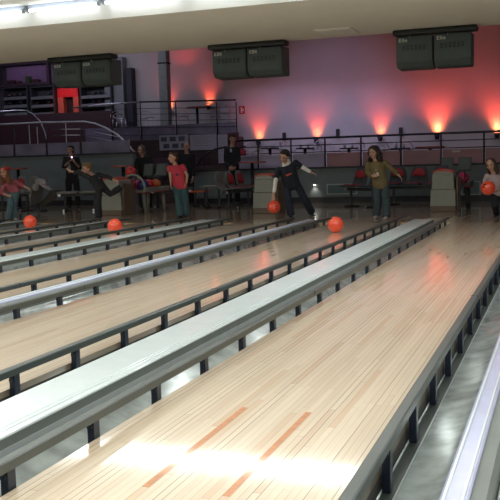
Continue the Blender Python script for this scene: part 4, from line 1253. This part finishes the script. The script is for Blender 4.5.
# curly-haired girl, olive top, jeans, in mid follow-through at the foul line
Y = 13.95
curly = [(-0.03, 0, 0.05, 0.11, 0.115, 0.09), (-0.06, 0, -0.05, 0.08, 0.13, 0.14)]
rn = random.Random(4)
for i in range(46):
    a = rn.uniform(-PI, PI); hz = rn.uniform(-0.21, 0.12)
    rad = 0.115 + 0.03 * (0.1 - hz)
    ff = math.cos(a) * rad * 0.75 - 0.03; ss = math.sin(a) * rad
    if ff > 0.025 and abs(ss) < 0.085 or hz > 0.05: continue
    curly.append((ff, ss, hz, 0.034, 0.034, 0.038))
person('girl with long curly dark hair in olive top and jeans stepping at the foul line', dict(
    head=P3(373.5, 152.5, Y - .05), sh_a=P3(368.5, 163, Y), sh_b=P3(384, 162, Y), el_a=P3(367.3, 173.5, Y - .02), wr_a=P3(372.5, 176, Y - .16), hand_a=P3(377, 175.5, Y - .22),
    el_b=P3(393.5, 170.5, Y + .03), wr_b=P3(399, 175.5, Y - .02), hand_b=P3(402, 179, Y - .04),
    hip_a=P3(376.5, 186, Y), hip_b=P3(385, 185.5, Y), kn_a=P3(377.5, 201, Y - .03), kn_b=P3(386, 201, Y - .06), an_a=P3(377, 214.3, Y + .05), an_b=P3(386.5, 216.2, Y - .18), toe_a=P3(374, 219, Y - .1), toe_b=P3(382.5, 221, Y - .42)),
    0.70, (-0.25, -1, -0.05), hair=curly, hair_mat=mat('hair_dark_brown', (0.022, 0.012, 0.009), 0.6, bump=0.4, scale=60), top=cloth('olive_jersey', (0.15, 0.115, 0.05)), top_name='jumper', sleeve=0.93,
    pants=cloth('dark_teal_jeans', (0.040, 0.062, 0.075)), pants_name='jeans', hs=0.86, shoe=M_shoe_w, flare=1.3, hem=0.03,
    print_=[(0.01, 0.50, 0.030, 0.05, M_label), (-0.01, 0.68, 0.035, 0.018, mat('print_beige', (0.30, 0.27, 0.20), 0.7))])

# boy in navy shirt over white sleeves, swinging the ball
Y = 14.0
person('boy in navy shirt with white sleeves and collar swinging a bowling ball', dict(
    head=P3(284.5, 156, Y - .22), sh_a=P3(278.5, 169, Y - .08), sh_b=P3(295, 162, Y - .02), el_a=P3(275.5, 181, Y - .22), wr_a=P3(273.8, 194.2, Y - .36), hand_a=P3(273.6, 199, Y - .37),
    el_b=P3(303, 167.5, Y + .05), wr_b=P3(311.5, 172.5, Y + .05), hand_b=P3(316, 174.5, Y + .05),
    hip_a=P3(286.5, 186.5, Y + .08), hip_b=P3(297, 184.5, Y + .12), kn_a=P3(288.5, 201.5, Y - .02), kn_b=P3(304.5, 199, Y + .25), an_a=P3(291, 214.5, Y - .03), an_b=P3(311.5, 211.8, Y + .48), toe_a=P3(288, 219, Y - .3), toe_b=P3(316, 217, Y + .3)),
    0.72, (-0.35, -1, -0.45), hair=[(-0.022, 0, 0.042, 0.098, 0.092, 0.084), (-0.050, 0, 0.0, 0.065, 0.088, 0.08), (0.035, 0, 0.090, 0.050, 0.070, 0.028)],
    hair_mat=mat('hair_black_brown', (0.016, 0.011, 0.009), 0.6, bump=0.4, scale=60), top=cloth('navy_jersey', (0.012, 0.017, 0.030)), top_name='t_shirt', sleeve=0.40,
    under=cloth('white_cotton', (0.78, 0.78, 0.74)), under_name='long_sleeved_undershirt', pants=cloth('dark_navy_jeans', (0.016, 0.024, 0.045)), pants_name='jeans', hs=0.88, flare=1.35, wide=1.15,
    curl=(0.35, 0.5), palms={'a': V3((0.1, -0.3, -1))}, print_=[(0.0, 0.66, 0.085, 0.030, M_redtrim)])
ball(P3(274, 206.8, 13.62), 'orange bowling ball swinging in the hand of the boy in navy shirt', spin=(0.6, 0.1))

# girl in pink t-shirt
Y = 14.1
person('girl in bright pink t-shirt and flared blue jeans standing with lowered hands', dict(
    head=P3(173.2, 157.2, Y - .06), sh_a=P3(169.5, 167, Y - .06), sh_b=P3(182.5, 165.8, Y + .04), el_a=P3(170.3, 176.5, Y - .10), wr_a=P3(170.8, 183, Y - .18), hand_a=P3(170.8, 187, Y - .2),
    el_b=P3(187.2, 175.5, Y + .02), wr_b=P3(186.6, 183, Y - .08), hand_b=P3(185.2, 187, Y - .1),
    hip_a=P3(176.5, 187.5, Y), hip_b=P3(184.5, 186.8, Y + .02), kn_a=P3(178.5, 201, Y - .06), kn_b=P3(185.2, 201, Y + .02), an_a=P3(180.3, 214.8, Y - .05), an_b=P3(186, 214, Y + .05), toe_a=P3(176, 219, Y - .25), toe_b=P3(183, 219, Y - .25)),
    0.70, (-0.85, -1, -0.05), hair=H_short + [(-0.05, 0, -0.05, 0.05, 0.075, 0.06)], hair_mat=mat('hair_auburn', (0.055, 0.024, 0.014), 0.6, bump=0.4, scale=60), top=cloth('pink_jersey', (0.52, 0.045, 0.075)), top_name='t_shirt', sleeve=0.32,
    pants=cloth('blue_teal_jeans', (0.035, 0.085, 0.10)), pants_name='jeans', hs=0.86, flare=1.55,
    print_=[(-0.02, 0.60, 0.035, 0.035, mat('print_purple', (0.06, 0.02, 0.06), 0.6))])

# boy in dark sweater on one leg
Y = 13.9
person('blond boy in dark sweater leaning on one leg with an arm stretched forward', dict(
    head=P3(86.8, 168.2, Y - .18), sh_a=P3(89.5, 177.5, Y - .15), sh_b=P3(97.5, 174.5, Y + .08), el_a=P3(80, 173.2, Y - .25), wr_a=P3(70.5, 171.2, Y - .32), hand_a=P3(66, 168, Y - .34),
    el_b=P3(107.5, 176.5, Y + .12), wr_b=P3(115, 180.5, Y + .1), hand_b=P3(118.5, 183, Y + .1),
    hip_a=P3(98.8, 189.5, Y - .02), hip_b=P3(103.5, 188, Y + .12), kn_a=P3(98.2, 203.5, Y - .08), kn_b=P3(110.5, 194, Y + .12), an_a=P3(99.2, 216.3, Y), an_b=P3(120, 188, Y + .25), toe_a=P3(94, 221, Y - .2), toe_b=P3(124, 182, Y + .3)),
    0.66, (-0.8, -1, -0.25), hair=H_short, hair_mat=mat('hair_blond', (0.20, 0.12, 0.05), 0.6, bump=0.4, scale=60), top=cloth('charcoal_knit', (0.022, 0.024, 0.028)), top_name='sweater', sleeve=0.84,
    pants=cloth('black_denim', (0.018, 0.022, 0.026)), pants_name='trousers', hs=0.88, wide=1.15, shoe=M_shoe_d, flare=1.35, print_=[(0.0, 0.72, 0.05, 0.025, mat('print_grey', (0.26, 0.25, 0.30), 0.7))])

# girl with red headband, far left
Y = 13.75
rnd_ = random.Random(9)
headgirl = person('girl with red headband, pink top and jeans bending at the far left lane', dict(
    head=P3(4.3, 172.2, Y - .15), sh_a=P3(4.5, 184.5, Y - .08), sh_b=P3(14, 181, Y + .06), el_a=P3(1.5, 192.5, Y - .18), wr_a=P3(7, 195.5, Y - .28), hand_a=P3(10, 196, Y - .3),
    el_b=P3(21, 184.8, Y + .08), wr_b=P3(27.5, 188, Y + .02), hand_b=P3(31.5, 190.5, Y),
    hip_a=P3(10.5, 192.5, Y + .02), hip_b=P3(16.5, 191, Y + .06), kn_a=P3(10.5, 204.5, Y - .1), kn_b=P3(14, 205.5, Y), an_a=P3(9, 216.8, Y - .02), an_b=P3(14.5, 217.3, Y + .08), toe_a=P3(4, 221, Y - .2), toe_b=P3(18.5, 220, Y - .12)),
    0.66, (0.12, -1, -0.15), hair=H_long + [(-0.02, -0.07, -0.2, 0.05, 0.05, 0.09), (0.0, 0.10, -0.2, 0.045, 0.04, 0.1)], hair_mat=mat('hair_ginger', (0.17, 0.065, 0.03), 0.6, bump=0.4, scale=60), top=cloth('rose_jersey', (0.33, 0.085, 0.12)), top_name='shirt', sleeve=0.72,
    pants=cloth('mid_blue_jeans', (0.075, 0.14, 0.17)), pants_name='jeans', hs=0.86, shoe=M_shoe_w, flare=1.4)
hp_ = P3(4.3, 172.2, Y - .15)
b = BM(); tube(b, torus_arc(hp_ + V3((0, 0.015, 0.062)), (1, 0, 0), (0, 1, 0.35), 0.078, 0, 2 * PI, 20), 0.016, 8); tube(b, torus_arc(hp_ + V3((0, 0.015, 0.078)), (1, 0, 0), (0, 1, 0.35), 0.066, 0, 2 * PI, 20), 0.014, 8)
obj('headband', b, mat('headband_red', (0.50, 0.02, 0.03), 0.8), headgirl, True)

# girl at the right edge holding a ball
Y = 13.75
person('brown-haired girl in pale shirt and dark trousers holding an orange ball at the right edge', dict(
    head=P3(491, 164.5, Y - .05), sh_a=P3(487.5, 175.5, Y - .03), sh_b=P3(501, 175.5, Y + .03), el_a=P3(484.3, 183.5, Y - .02), wr_a=P3(485.2, 187.5, Y - .21), hand_a=P3(487.3, 191, Y - .24),
    el_b=P3(503.5, 184.5, Y - .02), wr_b=P3(497.5, 190.5, Y - .16), hand_b=P3(492, 192.5, Y - .17),
    hip_a=P3(494.5, 194, Y + .05), hip_b=P3(503, 193.5, Y + .06), kn_a=P3(495, 205, Y - .05), kn_b=P3(504, 205, Y), an_a=P3(496.5, 213.4, Y + .3), an_b=P3(502.5, 217, Y + .02), toe_a=P3(492.5, 218, Y + .1), toe_b=P3(499.5, 222, Y - .25)),
    0.62, (-0.25, -1, -0.25), hair=H_long, hair_mat=mat('hair_mid_brown', (0.07, 0.038, 0.024), 0.6, bump=0.4, scale=60), top=cloth('pale_pink_shirt', (0.42, 0.34, 0.36)), top_name='shirt', sleeve=0.35,
    pants=cloth('black_trousers', (0.014, 0.014, 0.018)), hs=0.82, flare=1.1, curl=(0.45, 0.45), palms={'a': V3((0.25, -0.3, 1)), 'b': V3((-0.6, -0.3, 0.5))})
ball(P3(488, 187.8, Y - .36), 'orange bowling ball held by the girl at the right edge', spin=(-0.6, 0.5))

# staff woman taking a picture
Y = 17.95
person('woman in dark cardigan and pale top holding a small camera by the low wall', dict(
    head=P3(70.6, 149.6, Y - .03), sh_a=P3(65.5, 158.2, Y), sh_b=P3(77, 158.2, Y), el_a=P3(63.5, 167.5, Y - .08), wr_a=P3(68.8, 162, Y - .26), hand_a=P3(71, 159.5, Y - .28),
    el_b=P3(80, 168.3, Y - .02), wr_b=P3(74.5, 162, Y - .26), hand_b=P3(72.8, 159.5, Y - .28),
    hip_a=P3(68.5, 180, Y), hip_b=P3(76, 180, Y), kn_a=P3(68.8, 192, Y - .04), kn_b=P3(77.3, 192, Y), an_a=P3(69.5, 204.5, Y), an_b=P3(78, 204.2, Y + .05), toe_a=P3(67, 208, Y - .25), toe_b=P3(77, 208, Y - .25)),
    0.84, (0, -1, -0.1), hair=H_short + [(-0.05, 0, -0.05, 0.05, 0.085, 0.08)], hair_mat=mat('hair_dark_brown', (0.022, 0.012, 0.009), 0.6), top=cloth('black_cardigan', (0.014, 0.014, 0.018)), top_name='cardigan', sleeve=0.60,
    pants=cloth('black_trousers', (0.014, 0.014, 0.018)), hs=0.86, flare=1.1, print_=[(0.0, 0.55, 0.05, 0.16, cloth('pale_top', (0.24, 0.22, 0.26)))])
q = P3(72, 157.2, Y - .34)
t = empty('camera_phone', q, 'small camera with glowing lamp held by the woman at the low wall', 'camera')
b = BM(); box(b, q.x - 0.045, q.x + 0.045, q.y - 0.012, q.y + 0.012, q.z - 0.03, q.z + 0.03, 0.005); obj('camera_body', b, M_darkmetal, t)
b = BM(); ellipsoid(b, q + V3((0, -0.014, 0.0)), (0.016, 0, 0), (0, 0.005, 0), (0, 0, 0.016)); obj('assist_lamp', b, mat('assist_glow', (0.9, 0.6, 1), 0.4, emit=(1, 0.55, 1), estr=7), t)

# woman in black leaning over the rack
Y = 17.85
person('woman in black hoodie leaning over behind the colourful ball rack', dict(
    head=P3(141.3, 149.5, Y - .12), sh_a=P3(138.3, 159, Y - .05), sh_b=P3(149, 157.3, Y), el_a=P3(134.3, 169, Y - .05), wr_a=P3(138.2, 178, Y - .30), hand_a=P3(140, 181, Y - .35),
    el_b=P3(152.5, 167, Y - .05), wr_b=P3(155.5, 176, Y - .15), hand_b=P3(156.5, 180, Y - .2),
    hip_a=P3(141.5, 180, Y + .05), hip_b=P3(149.5, 180, Y + .05), kn_a=P3(141.5, 194, Y), kn_b=P3(149.5, 194, Y), an_a=P3(142, 206.3, Y), an_b=P3(150, 206.3, Y + .05), toe_a=P3(140, 210, Y - .2), toe_b=P3(149, 210, Y - .2)),
    0.86, (-0.3, -1, -0.4), hair=H_long, hair_mat=mat('hair_ash_blond', (0.13, 0.095, 0.075), 0.6), top=cloth('black_hoodie', (0.010, 0.010, 0.012)), top_name='hoodie', sleeve=0.93,
    pants=cloth('black_trousers', (0.014, 0.014, 0.018)), hs=0.86, wide=1.05)

# dark man behind the pink girl
Y = 18.5
person('bald man in dark sweater standing behind the girl in pink shirt', dict(
    head=P3(186.6, 146.6, Y - .03), sh_a=P3(181.2, 155.3, Y), sh_b=P3(192.3, 155.3, Y), el_a=P3(179.8, 167.5, Y), wr_a=P3(181.5, 178, Y - .12), hand_a=P3(182.3, 182, Y - .15),
    el_b=P3(194, 167.5, Y), wr_b=P3(192.8, 178, Y - .12), hand_b=P3(192.2, 182, Y - .14),
    hip_a=P3(183.8, 178, Y), hip_b=P3(190.5, 178, Y), kn_a=P3(184, 191, Y - .03), kn_b=P3(191, 191, Y), an_a=P3(184, 203.2, Y), an_b=P3(192, 203, Y), toe_a=P3(182.5, 207, Y - .25), toe_b=P3(193, 207, Y - .25)),
    0.86, (0, -1, 0), hair=[(-0.03, 0, 0.03, 0.085, 0.086, 0.075)], hair_mat=mat('hair_grey_thin', (0.11, 0.08, 0.07), 0.7), top=cloth('black_wool', (0.010, 0.011, 0.014)), top_name='sweater', sleeve=0.93,
    pants=cloth('black_trousers', (0.014, 0.014, 0.018)), hs=0.86)

# man in suit behind the seats
Y = 18.4
person('man in dark suit with pale collar standing behind the shell seats', dict(
    head=P3(233, 139, Y - .03), sh_a=P3(226.8, 149, Y), sh_b=P3(237, 148.5, Y), el_a=P3(225.5, 160.5, Y + .02), wr_a=P3(230, 168, Y - .20), hand_a=P3(233, 168.5, Y - .23),
    el_b=P3(238.8, 160, Y), wr_b=P3(235, 168, Y - .20), hand_b=P3(232.5, 169.2, Y - .22),
    hip_a=P3(229, 174, Y), hip_b=P3(236.5, 174, Y), kn_a=P3(229, 188.5, Y), kn_b=P3(237, 188.5, Y), an_a=P3(229, 201.5, Y), an_b=P3(237.5, 201.2, Y), toe_a=P3(227, 206, Y - .25), toe_b=P3(239, 206, Y - .25)),
    0.90, (0.3, -1, -0.2), hair=H_short, hair_mat=mat('hair_dark_brown', (0.022, 0.012, 0.009), 0.6), top=cloth('suit_black', (0.012, 0.013, 0.018)), top_name='suit_jacket', sleeve=0.95, hem=0.12,
    pants=cloth('black_trousers', (0.014, 0.014, 0.018)), hs=0.88, print_=[(0.02, 0.93, 0.03, 0.05, M_paper)])

q = P(456, 151.3, RY)
b = BM(); box(b, q.x - 0.09, q.x + 0.09, RY + 0.02, RY + 0.0345, 0.0 + q.z - 0.02, q.z + 0.02, 0.002)
obj('name_plate', b, mat('plate_pale', (0.5, 0.45, 0.45), 0.5), rr)
